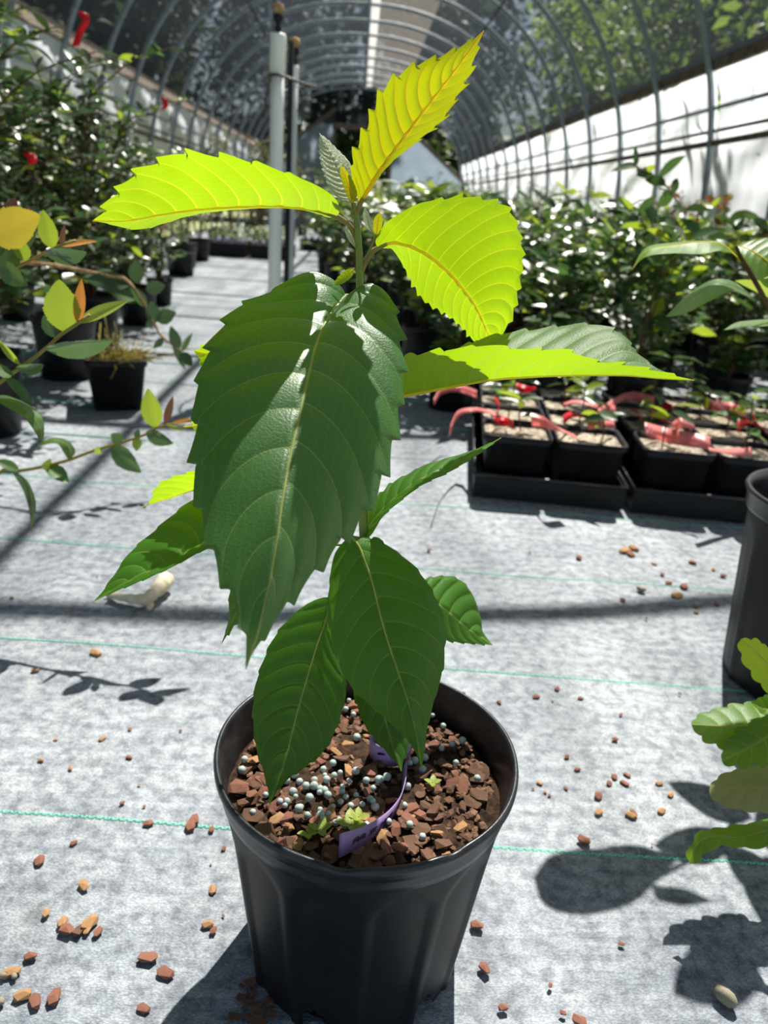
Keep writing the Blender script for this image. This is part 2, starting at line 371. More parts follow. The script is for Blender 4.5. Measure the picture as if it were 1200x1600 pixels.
def rail_leaf(mid, left, right, face=1, teeth=14, tooth=.0028, NU=200, NT=26, veins=10, slant=.10, quilt=.0016,
              camber=.0, vw=.0008, tooth_from=.12, round_teeth=False):
    """leaf blade lofted between three rails (world points). face=+1: the top surface looks to the camera."""
    Mi = spline(mid, NU); Lf = spline(left, NU); Rt = spline(right, NU)
    u = np.linspace(0, 1, NU); length = np.linalg.norm(np.diff(Mi, axis=0), axis=1).sum()
    tang = np.gradient(Mi, axis=0); tang /= np.linalg.norm(tang, axis=1)[:, None]
    sides = []
    for E in (Lf, Rt):
        Et = np.gradient(E, axis=0); Et /= np.maximum(1e-9, np.linalg.norm(Et, axis=1))[:, None]
        outw = E-Mi; outw = outw-Et*np.sum(outw*Et, 1)[:, None]
        outw /= np.maximum(1e-9, np.linalg.norm(outw, axis=1))[:, None]
        ph = ((u-.03)*teeth) % 1.0
        irr = np.random.rand(teeth+2)*.9+.45
        amp = irr[np.clip(((u-.03)*teeth).astype(int), 0, teeth+1)]
        if round_teeth: saw = np.abs(np.sin(PI*ph))*1.0-.6
        else: saw = np.where(ph < .78, (ph/.78)**1.6, (1-ph)/.22)-.45
        env = np.clip((u-tooth_from)/.1, 0, 1)*np.clip((1-u)/.06, 0, 1)
        E2 = E+(outw*.9+Et*.55)*(saw*amp*env*tooth)[:, None]
        sides.append((E, E2))
    tt = np.linspace(0, 1, NT)
    V = []; vein = []; phs = []; pws = []; ts = []
    cols = [(-t, 0) for t in tt[::-1]]+[(t, 1) for t in tt[1:]]
    for sv, k in cols:
        t = abs(sv); E, E2 = sides[k]
        w = t**5
        P = Mi*(1-t)+(E*(1-w)+E2*w)*t
        a = (Rt-Lf); nrm = np.cross(tang, a); ln = np.linalg.norm(nrm, axis=1); nrm /= np.maximum(1e-9, ln)[:, None]
        tocam = CAM-Mi[NU//2]
        if (nrm[NU//2] @ tocam)*face < 0: nrm = -nrm
        wid = np.linalg.norm(E-Mi, axis=1)
        phase = (u-slant*t**1.5+.02*k)*veins
        d = np.abs(phase-np.round(phase))/veins*length
        edge = np.clip((1-t)/.12, 0, 1)*np.clip(t/.05, 0, 1)
        bul = np.sin(PI*np.clip(np.abs(phase-np.floor(phase)), 0, 1))**.7
        endf = np.clip(u/.08, 0, 1)*np.clip((1-u)/.1, 0, 1)
        h = quilt*bul*edge*endf*np.minimum(1, wid/.03)+camber*np.sin(PI*t*.8)*wid
        P = P+nrm*h[:, None]
        vm = np.exp(-(t*wid/(vw*1.2))**2)
        phs.append(phase); pws.append(vw*(1.2-.65*t)*veins/length*np.clip((1.0-t)/.12, 0, 1)*np.ones(NU)); ts.append(t*wid*np.ones(NU))
        V.append(P); vein.append(vm)
    nc = len(cols); V = np.stack(V, 1).reshape(-1, 3); vein = np.stack([np.stack(x, 1).reshape(-1) for x in (vein, phs, pws, ts)])
    Fc = []
    i = np.arange(NU-1)[:, None]*nc+np.arange(nc-1)[None, :]
    i = i.reshape(-1); Fc = np.stack([i, i+1, i+nc+1, i+nc], 1)
    # orient so that the top surface is the front side
    q = Fc[(NU//2)*(nc-1)+(nc-1)//4]; fn = np.cross(V[q[1]]-V[q[0]], V[q[2]]-V[q[0]])
    if (fn @ (CAM-V[q[0]]))*face < 0: Fc = Fc[:, ::-1]
    return V, Fc, vein, Mi

def mesh_np(name, V, Fc, vein=None, off=(0, 0, 0), smooth=True):
    me = bpy.data.meshes.new(name); me.from_pydata((np.asarray(V)-np.array(off)).tolist(), [], [tuple(map(int, f)) for f in Fc])
    if smooth: me.polygons.foreach_set('use_smooth', [True]*len(me.polygons))
    if vein is not None:
        vein = np.asarray(vein, np.float32)
        if vein.ndim == 1: vein = vein[None]
        for nm, arr in zip(('vein', 'vein_phase', 'vein_width', 'vein_along'), vein):
            a = me.attributes.new(nm, 'FLOAT', 'POINT'); a.data.foreach_set('value', np.ascontiguousarray(arr))
    me.update(); return me

def P3(lst, Y=None):
    """pixels to points: (px, py, Y)"""
    out = []
    for t in lst: out.append(atY(t[0], t[1], t[2] if len(t) > 2 else Y))
    return np.array(out)

# --- small leaf, 1 m long along +X, top +Z ; scaled when used
def small_leaf(wid=.42, fold=.12, droop=.12, nu=7, tipp=1.0, teeth=0, nt=2):
    V = []; Fc = []; vein = []
    nc = 2*nt+1
    N = nu*(4 if teeth else 1)
    for i in range(N+1):
        u = i/N
        hw = wid*.5*(math.sin(PI*u**.85)**.75)*(1-.25*max(0, u-.5)) if 0 < u < 1 else 0.0
        hw = max(hw, .012 if u == 0 else .002)
        for j in range(nc):
            s = (j-nt)/nt
            x = u; y = s*hw
            if teeth and abs(s) == 1 and 0 < u < 1:
                k = (u*teeth) % 1; y *= 1+.16*(k-.4)
            z = fold*abs(s)*hw*2-droop*u*u-.05*hw*(s*s)
            V.append((x, y, z)); vein.append(1.0 if j == nt else 0.0)
    for i in range(N):
        for j in range(nc-1):
            a = i*nc+j; Fc.append((a, a+nc, a+nc+1, a+1))
    return np.array(V), Fc, np.array(vein)

def orient(xdir, ndir):
    x = np.asarray(xdir, float); x = x/np.linalg.norm(x); n = np.asarray(ndir, float)
    n = n-x*(n@x)
    if np.linalg.norm(n) < 1e-6: n = np.array([0, 1, 0.0])-x*x[1]
    n = n/np.linalg.norm(n); y = np.cross(n, x)
    return np.stack([x, y, n], 1)                   # columns
def mat4(R, loc, s):
    m = Matrix.Identity(4)
    for i in range(3):
        for j in range(3): m[i][j] = R[i][j]*s
        m[i][3] = loc[i]
    return m

# ================================================================== SETTING
# floor with a little unevenness near the camera
def floor_z(x, y): return .0015*math.sin(x*9+y*5)+.0012*math.sin(y*31+x*3)
mb = MB()
xs = np.linspace(-3.0, 3.0, 61); ys = np.concatenate([np.linspace(-1.5, 5, 120), np.linspace(5.3, 26, 50)])
V = [(x, y, floor_z(x, y)-.003) for y in ys for x in xs]; nx = len(xs)
Fc = [(j*nx+i, j*nx+i+1, (j+1)*nx+i+1, (j+1)*nx+i) for j in range(len(ys)-1) for i in range(nx-1)]
mb.add(V, Fc)
floor = struct('floor', mb, M['fabric'])
mb = MB().box((0, 20, -.08), (120, 120, .12)); struct('floor_outside', mb, M['grass'], smooth=False)
# stitched guide lines across the fabric
for k in range(-1, 14):
    mb = MB(); near = k < 4
    x0, x1 = -2.9, 2.9
    if near:
        x = -1.3 if k < 3 else -1.8
        xe = -x; V = []; Fc = []
        n = 0
        while x < xe:
            y = .731+.385*k-.05*x+.0012*math.sin(x*14); z = floor_z(x, y)-.0022
            s = .0024 if n % 2 else -.0024
            # one slanted stitch: a small lozenge
            b = len(V)
            V += [(x-.003, y-s*.6, z), (x, y+.0026, z), (x+.0034, y+s*.6, z), (x, y-.0026, z), (x, y, z+.0016)]
            Fc += [(b, b+3, b+4), (b+3, b+2, b+4), (b+2, b+1, b+4), (b+1, b, b+4)]
            x += .0048; n += 1
        mb.add(V, Fc)
    else:
        y = .731+.385*k
        mb.tube([(x, y-.05*x, -.002) for x in np.linspace(x0, x1, 24)], .0022, 5)
    part('stitched_line', mb, M['seam'], floor, smooth=False)

HR, HC = 3.0, 0.70                                  # hoop radius, springing height
HOOPS = [-1.38+1.22*k for k in range(22)]; YEND = HOOPS[-1]
PW = 2.3                                             # slightly flattened arch
def arc(a, R=HR): return (R*math.copysign(abs(math.sin(a))**(2/PW), a), HC+R*max(0.0, math.cos(a))**(2/PW))
frame = thing('hoop_house_frame', 'grey steel hoops arching over the nursery aisle', 'greenhouse frame', (0, 0, 0))
hoop_mesh = None
for Y in HOOPS:
    if hoop_mesh is None:
        pts = [(-HR, 0, 0)]+[(-HR, 0, z) for z in (.3, .6)]+[(arc(a)[0], 0, arc(a)[1]) for a in np.linspace(-PI/2, PI/2, 49)]+[(HR, 0, z) for z in (.6, .3, 0)]
        hoop_mesh = MB().tube(pts, .030, 8).mesh('hoop'); hoop_mesh.materials.append(M['steel'])
    o = link('hoop', hoop_mesh, None, frame); o.location = (0, Y, 0)
for x, z, r, m in ((0, HC+HR-.03, .024, 'steel'), (1.72, HC+2.55, .016, 'dark_steel'), (-1.72, HC+2.55, .016, 'dark_steel')):
    part('purlin', MB().tube([(x, y, z) for y in np.linspace(HOOPS[0], YEND, 8)], r, 8), M[m], frame)

# shade cloth skin (ceiling)
A0 = math.acos(((2.0-HC)/HR)**(PW/2))                         # angle of the hip board
def skin(a0, a1, n, R=HR+.03):
    mb = MB(); Ys = np.linspace(HOOPS[0]-.6, YEND, 61); V = []
    for j, y in enumerate(Ys):
        sag = .012*(math.sin(PI*((y-HOOPS[0])/1.22))**2)
        for i in range(n+1):
            a = a0+(a1-a0)*i/n; x, z = arc(a, R-sag+.003*math.sin(a*40+y*3)); V.append((x, y, z))
    Fc = [(j*(n+1)+i, j*(n+1)+i+1, (j+1)*(n+1)+i+1, (j+1)*(n+1)+i) for j in range(len(Ys)-1) for i in range(n)]
    return mb.add(V, Fc)
ceil = struct('ceiling', skin(-A0, .0, 30), M['cloth_dark'])
part('shade_cloth_panel', skin(.035, .30, 10), M['cloth_pale'], ceil)
part('shade_cloth_panel', skin(.30, A0, 24), M['cloth_dark'], ceil)
part('cloth_seam', skin(.0, .035, 3, HR+.034), M['cloth_seam'], ceil)

# side walls: white roll-up curtain below a hip board, one sheet per bay
def hoop_x(z): return HR*max(0.0, 1-((z-HC)/HR)**PW)**(1/PW) if z > HC else HR
for side, nm in ((1, 'right'), (-1, 'left')):
    xb = hoop_x(2.0)+.045
    hb = MB()
    wall = None
    for y0, y1 in zip(HOOPS[:-1], HOOPS[1:]):
        m_ = MB().box((side*(xb+.01), (y0+y1)/2, 2.0+random.uniform(-.004, .004)), (.04, y1-y0-.006, .13))
        if wall is None: wall = struct('wall_'+nm, m_, M['board'], smooth=False)
        else: part('hip_board', m_, M['board'], wall, smooth=False)
    for z, r, m in ((1.66, .018, 'steel'), (1.49, .015, 'board'), (1.40, .026, 'board')):
        part('curtain_rail', MB().tube([(side*(hoop_x(z)+.015), y, z) for y in np.linspace(HOOPS[0], YEND, 6)], r, 8), M[m], wall)
    for bi, (y0, y1) in enumerate(zip(HOOPS[:-1], HOOPS[1:])):
        V = []; nu, nv = 12, 14; ph = random.uniform(0, 6)
        for j in range(nv+1):
            z = .60+(1.96-.60)*j/nv
            for i in range(nu+1):
                y = y0+(y1-y0)*i/nu
                fold = .012*math.sin(5*(y-y0)+9*z+ph)+.010*math.sin(16*z+2*y+ph*2)+.006*math.sin(23*y+4*z+ph)
                if z < .66: fold += .01
                V.append((side*(hoop_x(z)+.06+fold), y, z+.012*math.sin(y*2.4)*(1-j/nv)))
        Fc = [(j*(nu+1)+i, j*(nu+1)+i+1, (j+1)*(nu+1)+i+1, (j+1)*(nu+1)+i) for j in range(nv) for i in range(nu)]
        part('curtain_panel', MB().add(V, Fc), M['poly'], wall)

# end wall: sheeted gable with a central doorway and slanted braces
Ye = YEND+.05
def gable(x0, x1, z0, top_fn, n=8):
    V = []; Fc = []
    for i in range(n+1):
        x = x0+(x1-x0)*i/n; V += [(x, Ye, z0), (x, Ye, top_fn(x))]
    for i in range(n): Fc.append((2*i, 2*i+2, 2*i+3, 2*i+1))
    return MB().add(V, Fc)
hp = lambda x: HC+HR*max(0.0, 1-(abs(x)/HR)**PW)**(1/PW)
back = struct('wall_back', gable(-2.95, -.85, 0, lambda x: min(hp(x), 1.5+(x+2.95)*.75)), M['poly_end'], smooth=False)
part('end_panel', gable(.85, 2.95, 0, lambda x: min(hp(x), 1.5+(2.95-x)*.75)), M['poly_end'], back, smooth=False)
part('gable_panel', gable(-2.0, 2.0, 2.75, hp, 14), M['cloth_dark'], back, smooth=False)
for s in (-1, 1):
    part('brace', MB().tube([(s*2.9, Ye-.08, 1.55), (s*.8, Ye-.08, 3.15)], .06, 6), M['board'], back)
    part('door_post', MB().box((s*.82, Ye-.03, 1.35), (.09, .09, 2.7)), M['board'], back, smooth=False)
part('door_header', MB().box((0, Ye-.03, 2.72), (1.75, .09, .14)), M['board'], back, smooth=False)

# ================================================================== TREES OUTSIDE
def scatter_leaves(mb, pts, dirs, size, jitter=.35, wid=.5):
    """simple folded leaves at pts (n,3) pointing along dirs"""
    n = len(pts); d = dirs/np.maximum(1e-9, np.linalg.norm(dirs, axis=1))[:, None]
    up = np.random.normal(0, .6, (n, 3))+np.array([0, 0, 1.0])
    y = np.cross(up, d); y /= np.maximum(1e-9, np.linalg.norm(y, axis=1))[:, None]; nz = np.cross(d, y)
    s = size*(1+np.random.uniform(-jitter, jitter, n))[:, None]
    a = pts; b = pts+d*s*.45+y*s*wid*.5+nz*s*.08; c = pts+d*s-nz*s*.12; e = pts+d*s*.45-y*s*wid*.5+nz*s*.08
    mm = pts+d*s*.5
    V = np.stack([a, b, c, e, mm], 1).reshape(-1, 3)
    k = np.arange(n)*5
    Fc = np.concatenate([np.stack([k, k+4, k+1], 1), np.stack([k+4, k+2, k+1], 1), np.stack([k, k+3, k+4], 1), np.stack([k+4, k+3, k+2], 1)])
    mb.add(V, Fc.tolist()); return mb
def make_tree(h, r, nleaf, size, mat, seed, low=.25):
    rs = np.random.RandomState(seed)
    t = thing('broadleaf_tree', 'tall tree', 'tree', (0, 0, 0))
    tr = MB().tube(spline([(0, 0, -.1), (rs.uniform(-.2, .2), .1, h*.4), (0, rs.uniform(-.3, .3), h*.9)], 10), np.linspace(.18, .04, 10)*h/8, 8)
    for k in range(7):
        z = h*(.3+.08*k); a = rs.uniform(0, 6.3); L_ = r*.8
        tr.tube(spline([(0, 0, z), (L_*.5*math.cos(a), L_*.5*math.sin(a), z+.5), (L_*math.cos(a), L_*math.sin(a), z+1.2)], 6), np.linspace(.06, .02, 6)*h/8, 6)
    part('trunk', tr, M['bark_trunk'], t)
    cl = 46; cen = []
    for k in range(cl):
        z = h*rs.uniform(low, 1.0); rr = r*math.sqrt(max(.05, 1-((z/h-.55)/.55)**2)); a = rs.uniform(0, 6.3); q = rs.uniform(.4, 1)
        cen.append((rr*q*math.cos(a), rr*q*math.sin(a), z))
    cen = np.array(cen); idx = rs.randint(0, cl, nleaf)
    P = cen[idx]+rs.normal(0, r*.17, (nleaf, 3)); D = (P-cen[idx])+rs.normal(0, .3, (nleaf, 3))
    part('crown', scatter_leaves(MB(), P, D, size), M[mat], t, kind='stuff')
    return t
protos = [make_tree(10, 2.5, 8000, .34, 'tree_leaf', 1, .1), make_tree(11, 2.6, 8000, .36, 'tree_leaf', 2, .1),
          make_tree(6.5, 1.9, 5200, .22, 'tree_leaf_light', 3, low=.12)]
spots = []
rs = np.random.RandomState(11)
for i, y in enumerate(np.arange(3, 30, 8.2)):        # rows left and right, further rows staggered behind
    spots.append((-7.8, y, i % 2)); spots.append((12.6, y+1, (i+1) % 2))
    spots.append((-15.6, y+4, 1)); spots.append((20.6, y+5, 0)); spots.append((-23.4, y, 1)); spots.append((28.6, y+1, 1))
for i, x in enumerate((-10.8, 0, 10.8)): spots.append((x, 39 if i != 1 else 33, i % 2))
for x in (-16.5, -5.4, 5.4, 16.5): spots.append((x, 50, 1))
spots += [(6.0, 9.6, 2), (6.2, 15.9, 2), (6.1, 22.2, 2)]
LBL = {0: ('dark broadleaf tree standing outside the shade cloth', 'dark trees around the hoop house'),
       1: ('dark broadleaf tree standing outside the shade cloth', 'dark trees around the hoop house'),
       2: ('light green leafy tree close outside the curtain behind the leafy bed', 'light green trees by the curtain wall')}
usedp = [False]*3
for x, y, k in spots:
    if not usedp[k]:
        usedp[k] = True; o = protos[k]; o.location = (x, y, -.02)
    else: o = dup(protos[k], (x, y, -.02), rs.uniform(0, 6.3), rs.uniform(.92, 1.03)*(1.4 if y > 32.5 else 1.0))
    o['label'], o['group'] = LBL[k]
# ================================================================== THE MAIN POTTED PLANT
PC = np.array([0.034, 0.588, 0.0]); PH = .245; SOILZ = .207
plant = thing('potted_sapling', 'lime-topped sapling with big toothed leaves in a black nursery pot', 'potted plant', tuple(PC))

# pot wall: fluted panels with arched tops, drain holes near the base
def pot_body(c, H, rt, rb, npan, seg=192, rows=44, depth=.0022, holes=True, ztop=.80):
    mb = MB(); V = []; Fc = []
    zs = np.linspace(0, H*ztop, rows)
    for z in zs:
        f = z/(H*ztop); r0 = rb+(rt-rb)*f
        for k in range(seg):
            a = 2*PI*k/seg; p = (a/(2*PI)*npan) % 1.0
            e = abs(p-.5)*2                              # 0 middle of the panel, 1 at its border
            arch = .93-.16*e**2
            inset = 1/(1+math.exp(-(.80-e)*38))*1/(1+math.exp((f-arch)*70))
            r = r0-depth*inset+.0012*(1-inset)
            V.append((c[0]+r*math.cos(a), c[1]+r*math.sin(a), c[2]+z))
    hole = set()
    if holes:
        per = seg//6
        for i in range(rows-1):
            for k in range(seg):
                p = ((k+per*.35) % per)/per-.5; zz = (zs[i]+zs[i+1])/2
                if (p*per*2*PI*rb/seg/.013)**2+((zz-.004)/.024)**2 < 1: hole.add((i, k))
    for i in range(rows-1):
        for k in range(seg):
            if (i, k) in hole: continue
            k2 = (k+1) % seg; Fc.append((i*seg+k, i*seg+k2, (i+1)*seg+k2, (i+1)*seg+k))
    return mb.add(V, Fc)
potb = pot_body(PC, PH, .1330, .1075, 12, ztop=.885)
pot = part('nursery_pot', potb, M['black_plastic'], plant)
rimp = [(.1325, .2120), (.1352, .2125), (.1362, .219), (.1368, .226), (.1372, .2275), (.1392, .2285), (.1396, .234), (.1402, .2355), (.1420, .237),
        (.1424, .241), (.1415, .2445), (.1395, .2455), (.1376, .2445), (.1366, .241), (.1338, .226), (.1312, .214), (.1292, .205), (.1266, .185), (.122, .15)]
mb = MB(); mb.lathe(PC, rimp, 160)
Vr = mb.v[0]; ang = np.arctan2(Vr[:, 1]-PC[1], Vr[:, 0]-PC[0])
wob = 1+.004*np.sin(3*ang+.6)+.0022*np.sin(7*ang)
up_ = np.clip((Vr[:, 2]-.221)/.02, 0, 1)
Vr[:, 0] = PC[0]+(Vr[:, 0]-PC[0])*(1+(wob-1)*up_); Vr[:, 1] = PC[1]+(Vr[:, 1]-PC[1])*(1+(wob-1)*up_)
dent = np.exp(-((ang+1.72)/.10)**2)+.7*np.exp(-((ang+1.05)/.06)**2)   # nicks on the near rim
Vr[:, 2] -= dent*.004*np.clip((Vr[:, 2]-.236)/.008, 0, 1)
part('pot_rim', mb, M['pot_rim'], pot)
part('pot_bottom', MB().lathe(PC, [(.0, .008), (.05, .008), (.0975, .006)], 48), M['black_plastic'], pot)
# soil
mb = MB(); V = []; Fc = []; nr, ns = 26, 72
for i in range(nr+1):
    r = .1292*i/nr
    for k in range(ns):
        a = 2*PI*k/ns; x = PC[0]+r*math.cos(a); y = PC[1]+r*math.sin(a)
        V.append((x, y, SOILZ+.004*math.sin(x*70)*math.cos(y*60)+.003*(1-i/nr)-.004*(i/nr)**4+random.uniform(-.0015, .0015)))
for i in range(nr):
    for k in range(ns):
        k2 = (k+1) % ns; Fc.append((i*ns+k, i*ns+k2, (i+1)*ns+k2, (i+1)*ns+k))
part('potting_mix', mb.add(V, Fc), M['soil'], plant)
# stem
SY = .632
stem_px = [(600, 1190, SY), (590, 1050, SY), (577, 930, SY), (569, 830, SY), (565, 700, SY), (562, 560, SY), (562, 450, SY), (561, 390, SY-.002), (557, 345, SY-.004), (553, 316, SY-.006)]
SP = spline(P3(stem_px), 60)
part('stem', MB().tube(SP, np.r_[np.linspace(.0058, .0042, 40), np.linspace(.0042, .0022, 20)], 12), M['stem'], plant)
def stem_at(py):
    b = min(range(len(SP)), key=lambda i: abs((800-F*((BAS.T@(SP[i]-CAM))[1])/((BAS.T@(SP[i]-CAM))[2]))-py))
    return SP[b]

def hero(name, mid, left, right, mat, mrmat, face=1, att=None, label=None, mr=.0016, pet=None, close=True, **kw):
    m3 = P3(mid); l3 = P3([mid[0]]+left+[mid[-1]]); r3 = P3([mid[0]]+right+[mid[-1]])
    V, Fc, vein, Mi = rail_leaf(m3, l3, r3, face=face, **kw)
    me = mesh_np(name, V, Fc, vein, ORG[plant.name]); o = link(name, me, M[mat], plant); ORG[o.name] = ORG[plant.name]
    if label: o['label'] = label
    # raised midrib, running on into the petiole
    tc = (CAM-Mi[len(Mi)//2]); tc /= np.linalg.norm(tc)
    n = 50; line = spline(Mi, n)
    rad = mr*np.linspace(1.0, .22, n)
    off = -face*tc*(mr*.35) if face > 0 else tc*(mr*.25)
    part('midrib', MB().tube(line+off, rad, 8), M[mrmat], o)
    if att is not None:
        a = att if not np.isscalar(att) else stem_at(att)
        via = P3(pet) if pet else []
        pts = np.vstack([[a]]+([via] if len(via) else [])+[[line[0]+off], [line[2]+off]])
        part('petiole', MB().tube(spline(pts, 24), np.linspace(mr*1.25, mr*1.0, 24), 8), M['petiole'] if face < 0 else M['stem'], o)
    return o

# upright golden leaf at the top
hero('leaf', [(562, 320, .626), (580, 288, .622), (598, 259, .616), (642, 199, .605), (675, 155, .598), (711, 108, .592), (756, 48, .585)],
     [(551, 285, .618), (549, 250, .606), (560, 218, .60), (574, 190, .594), (589, 152, .585), (601, 134, .58), (623, 114, .575), (657, 97, .572), (680, 89, .572), (701, 81, .574), (728, 67, .578)],
     [(578, 300, .632), (595, 272, .634), (616, 249, .634), (646, 226, .63), (672, 206, .626), (693, 188, .622), (711, 160, .615), (727, 134, .606), (737, 114, .60), (742, 92, .594)],
     'newest', 'midrib', face=-1, att=345, label='upright golden-green leaf at the tip', teeth=12, tooth=.0055, veins=14, slant=.19, quilt=-.0018, mr=.0017)
# long lime leaf pointing left
hero('leaf', [(526, 338, .622), (505, 331, .62), (483, 326, .616), (433, 321, .61), (368, 323, .604), (311, 327, .60), (253, 335, .596), (196, 345, .592), (145, 345, .59)],
     [(530, 331, .60), (527, 315, .585), (512, 300, .57), (483, 284, .556), (433, 264, .545), (378, 247, .54), (326, 240, .54), (280, 238, .545), (246, 250, .55), (213, 266, .558), (191, 288, .566), (173, 306, .575), (161, 329, .583)],
     [(520, 340, .64), (483, 328, .66), (433, 323, .675), (368, 326, .68), (315, 332, .675), (284, 340, .665), (253, 350, .65), (226, 358, .635), (200, 357, .62), (170, 350, .604)],
     'young', 'midrib', face=-1, att=400, pet=[(556, 372, .632), (545, 352, .628)], label='long lime leaf lit from behind', teeth=12, tooth=.0062, tooth_from=.28, veins=12, slant=.2, quilt=-.0012, mr=.0019)
# broad lime leaf to the right
hero('leaf', [(590, 388, .632), (610, 379, .632), (636, 383, .636), (665, 397, .645), (698, 423, .66), (724, 453, .68), (746, 485, .705), (768, 535, .74)],
     [(587, 374, .622), (600, 352, .618), (616, 339, .616), (652, 319, .62), (691, 310, .628), (720, 306, .635), (756, 310, .645), (784, 316, .655), (800, 333, .665), (810, 354, .675), (817, 388, .69), (817, 416, .70), (812, 448, .712), (806, 479, .722), (797, 504, .73), (782, 524, .737)],
     [(600, 388, .646), (613, 390, .655), (629, 414, .665), (646, 449, .68), (668, 475, .692), (698, 493, .705), (720, 511, .718), (739, 531, .732)],
     'young', 'midrib', face=-1, att=425, pet=[(572, 408, .632), (582, 394, .632)], label='broad lime leaf arching away from the stem', teeth=17, tooth=.0042, tooth_from=.2, veins=13, slant=.19, quilt=-.0012, mr=.0018)
# big dark leaf in front
hero('leaf',
     [(540, 462, 0.628), (527, 478, 0.605), (512, 498, 0.580), (494, 539, 0.543), (479, 599, 0.505), (466, 659, 0.476), (454, 711, 0.454), (442, 779, 0.428), (433, 846, 0.405), (422, 910, 0.386), (410, 962, 0.373), (398, 1006, 0.362), (384, 1046, 0.350)],
     [(534, 450, 0.626), (515, 435, 0.628), (490, 427, 0.626), (460, 435, 0.618), (426, 456, 0.608), (396, 470, 0.595), (366, 486, 0.578), (336, 524, 0.548), (314, 575, 0.522), (305, 612, 0.504), (302, 645, 0.491), (300, 700, 0.470), (301, 758, 0.452), (313, 812, 0.434), (326, 858, 0.416), (350, 917, 0.392), (372, 962, 0.375), (382, 1006, 0.358)],
     [(548, 460, 0.628), (561, 449, 0.628), (580, 445, 0.626), (600, 457, 0.622), (619, 486, 0.601), (628, 524, 0.578), (630, 557, 0.562), (631, 590, 0.548), (626, 640, 0.526), (619, 688, 0.506), (604, 737, 0.487), (588, 780, 0.470), (560, 822, 0.451), (520, 866, 0.428), (499, 894, 0.415), (467, 926, 0.399), (443, 957, 0.386), (425, 978, 0.377), (408, 1003, 0.368), (394, 1022, 0.359)],
     'mature', 'midrib_top', face=1, att=470, label='largest dark green leaf hanging in front of the stem', teeth=13, tooth=.0068, veins=10.5, slant=.19, quilt=.0017, mr=.0014, NU=260, NT=40, camber=.06, vw=.0007)
# folded leaf to the right
hero('leaf', [(600, 632, .628), (625, 621, .622), (683, 609, .612), (767, 594, .604), (830, 589, .60), (892, 587, .596), (975, 587, .592), (1037, 592, .588), (1084, 594, .585)],
     [(610, 590, .60), (629, 558, .585), (654, 551, .572), (704, 545, .56), (767, 539, .552), (821, 545, .55), (883, 546, .553), (929, 562, .56), (975, 568, .57), (1037, 581, .58)],
     [(625, 600, .65), (660, 570, .67), (717, 543, .685), (767, 524, .69), (808, 517, .69), (850, 512, .69), (883, 508, .688), (921, 505, .68), (950, 511, .67), (975, 524, .655), (1000, 555, .63), (1040, 582, .605)],
     'folded', 'midrib', face=-1, att=640, label='lime leaf folded along its midrib, silvery on top', teeth=13, tooth=.0066, veins=13, slant=.19, quilt=-.0016, mr=.0014)
# small curled leaf lower right
hero('leaf', [(567, 838, .634), (590, 806, .636), (620, 776, .642), (660, 748, .65), (700, 730, .66), (742, 709, .67), (783, 684, .68)],
     [(572, 805, .645), (590, 775, .66), (612, 754, .675), (640, 739, .685), (662, 727, .69), (692, 718, .69), (738, 704, .688)],
     [(580, 836, .62), (600, 806, .61), (640, 772, .612), (662, 757, .62), (700, 739, .635), (742, 714, .655)],
     'lower', 'midrib_top', face=1, att=850, teeth=12, tooth=.0045, veins=10, slant=.19, quilt=.0014, mr=.0011)
# front lower leaf
hero('leaf', [(547, 836, .612), (557, 848, .606), (565, 863, .60), (581, 908, .585), (593, 957, .571), (607, 1006, .556), (625, 1059, .540), (639, 1101, .526), (649, 1143, .513), (659, 1203, .495)],
     [(541, 842, .612), (523, 866, .61), (515, 905, .60), (511, 954, .588), (514, 992, .578), (527, 1034, .565), (548, 1073, .552), (579, 1104, .54), (604, 1125, .53), (625, 1145, .52), (646, 1170, .508)],
     [(562, 839, .618), (590, 845, .622), (621, 863, .62), (653, 891, .612), (678, 929, .60), (694, 971, .588), (695, 1020, .572), (690, 1055, .56), (678, 1097, .545), (668, 1136, .528), (662, 1181, .508)],
     'lower', 'midrib_top', face=1, att=850, label='mid green leaf drooping over the pot', teeth=11, tooth=.0017, veins=9.5, slant=.19, quilt=.0013, mr=.0011, NT=32, camber=.05)
# dark leaf on the left over the rim
hero('leaf', [(516, 940, .618), (509, 968, .61), (495, 1010, .596), (478, 1066, .578), (464, 1115, .563), (450, 1171, .546), (436, 1216, .532), (421, 1258, .52)],
     [(509, 933, .625), (481, 943, .625), (450, 968, .617), (422, 1006, .605), (402, 1059, .588), (395, 1097, .577), (396, 1140, .565), (402, 1178, .552), (416, 1222, .535)],
     [(516, 975, .612), (527, 1027, .60), (541, 1068, .588), (536, 1108, .576), (516, 1160, .56), (492, 1188, .55), (460, 1211, .538), (438, 1230, .53)],
     'lower', 'midrib_top', face=1, att=900, label='shaded dark leaf hanging over the pot rim', teeth=11, tooth=.0019, veins=9.5, slant=.19, quilt=.0014, mr=.0010, NT=32)
# small leaf behind it
hero('leaf', [(578, 1005, .632), (585, 1060, .612), (598, 1110, .595), (612, 1160, .578), (627, 1206, .562)],
     [(556, 1030, .632), (551, 1075, .618), (558, 1105, .605), (570, 1134, .595), (590, 1161, .584), (616, 1189, .57)],
     [(605, 1030, .63), (632, 1080, .612), (640, 1120, .598), (640, 1162, .582), (631, 1190, .57)],
     'lower', 'midrib_top', face=1, att=1000, teeth=9, tooth=.0017, veins=8, slant=.19, quilt=.0012, mr=.0009)
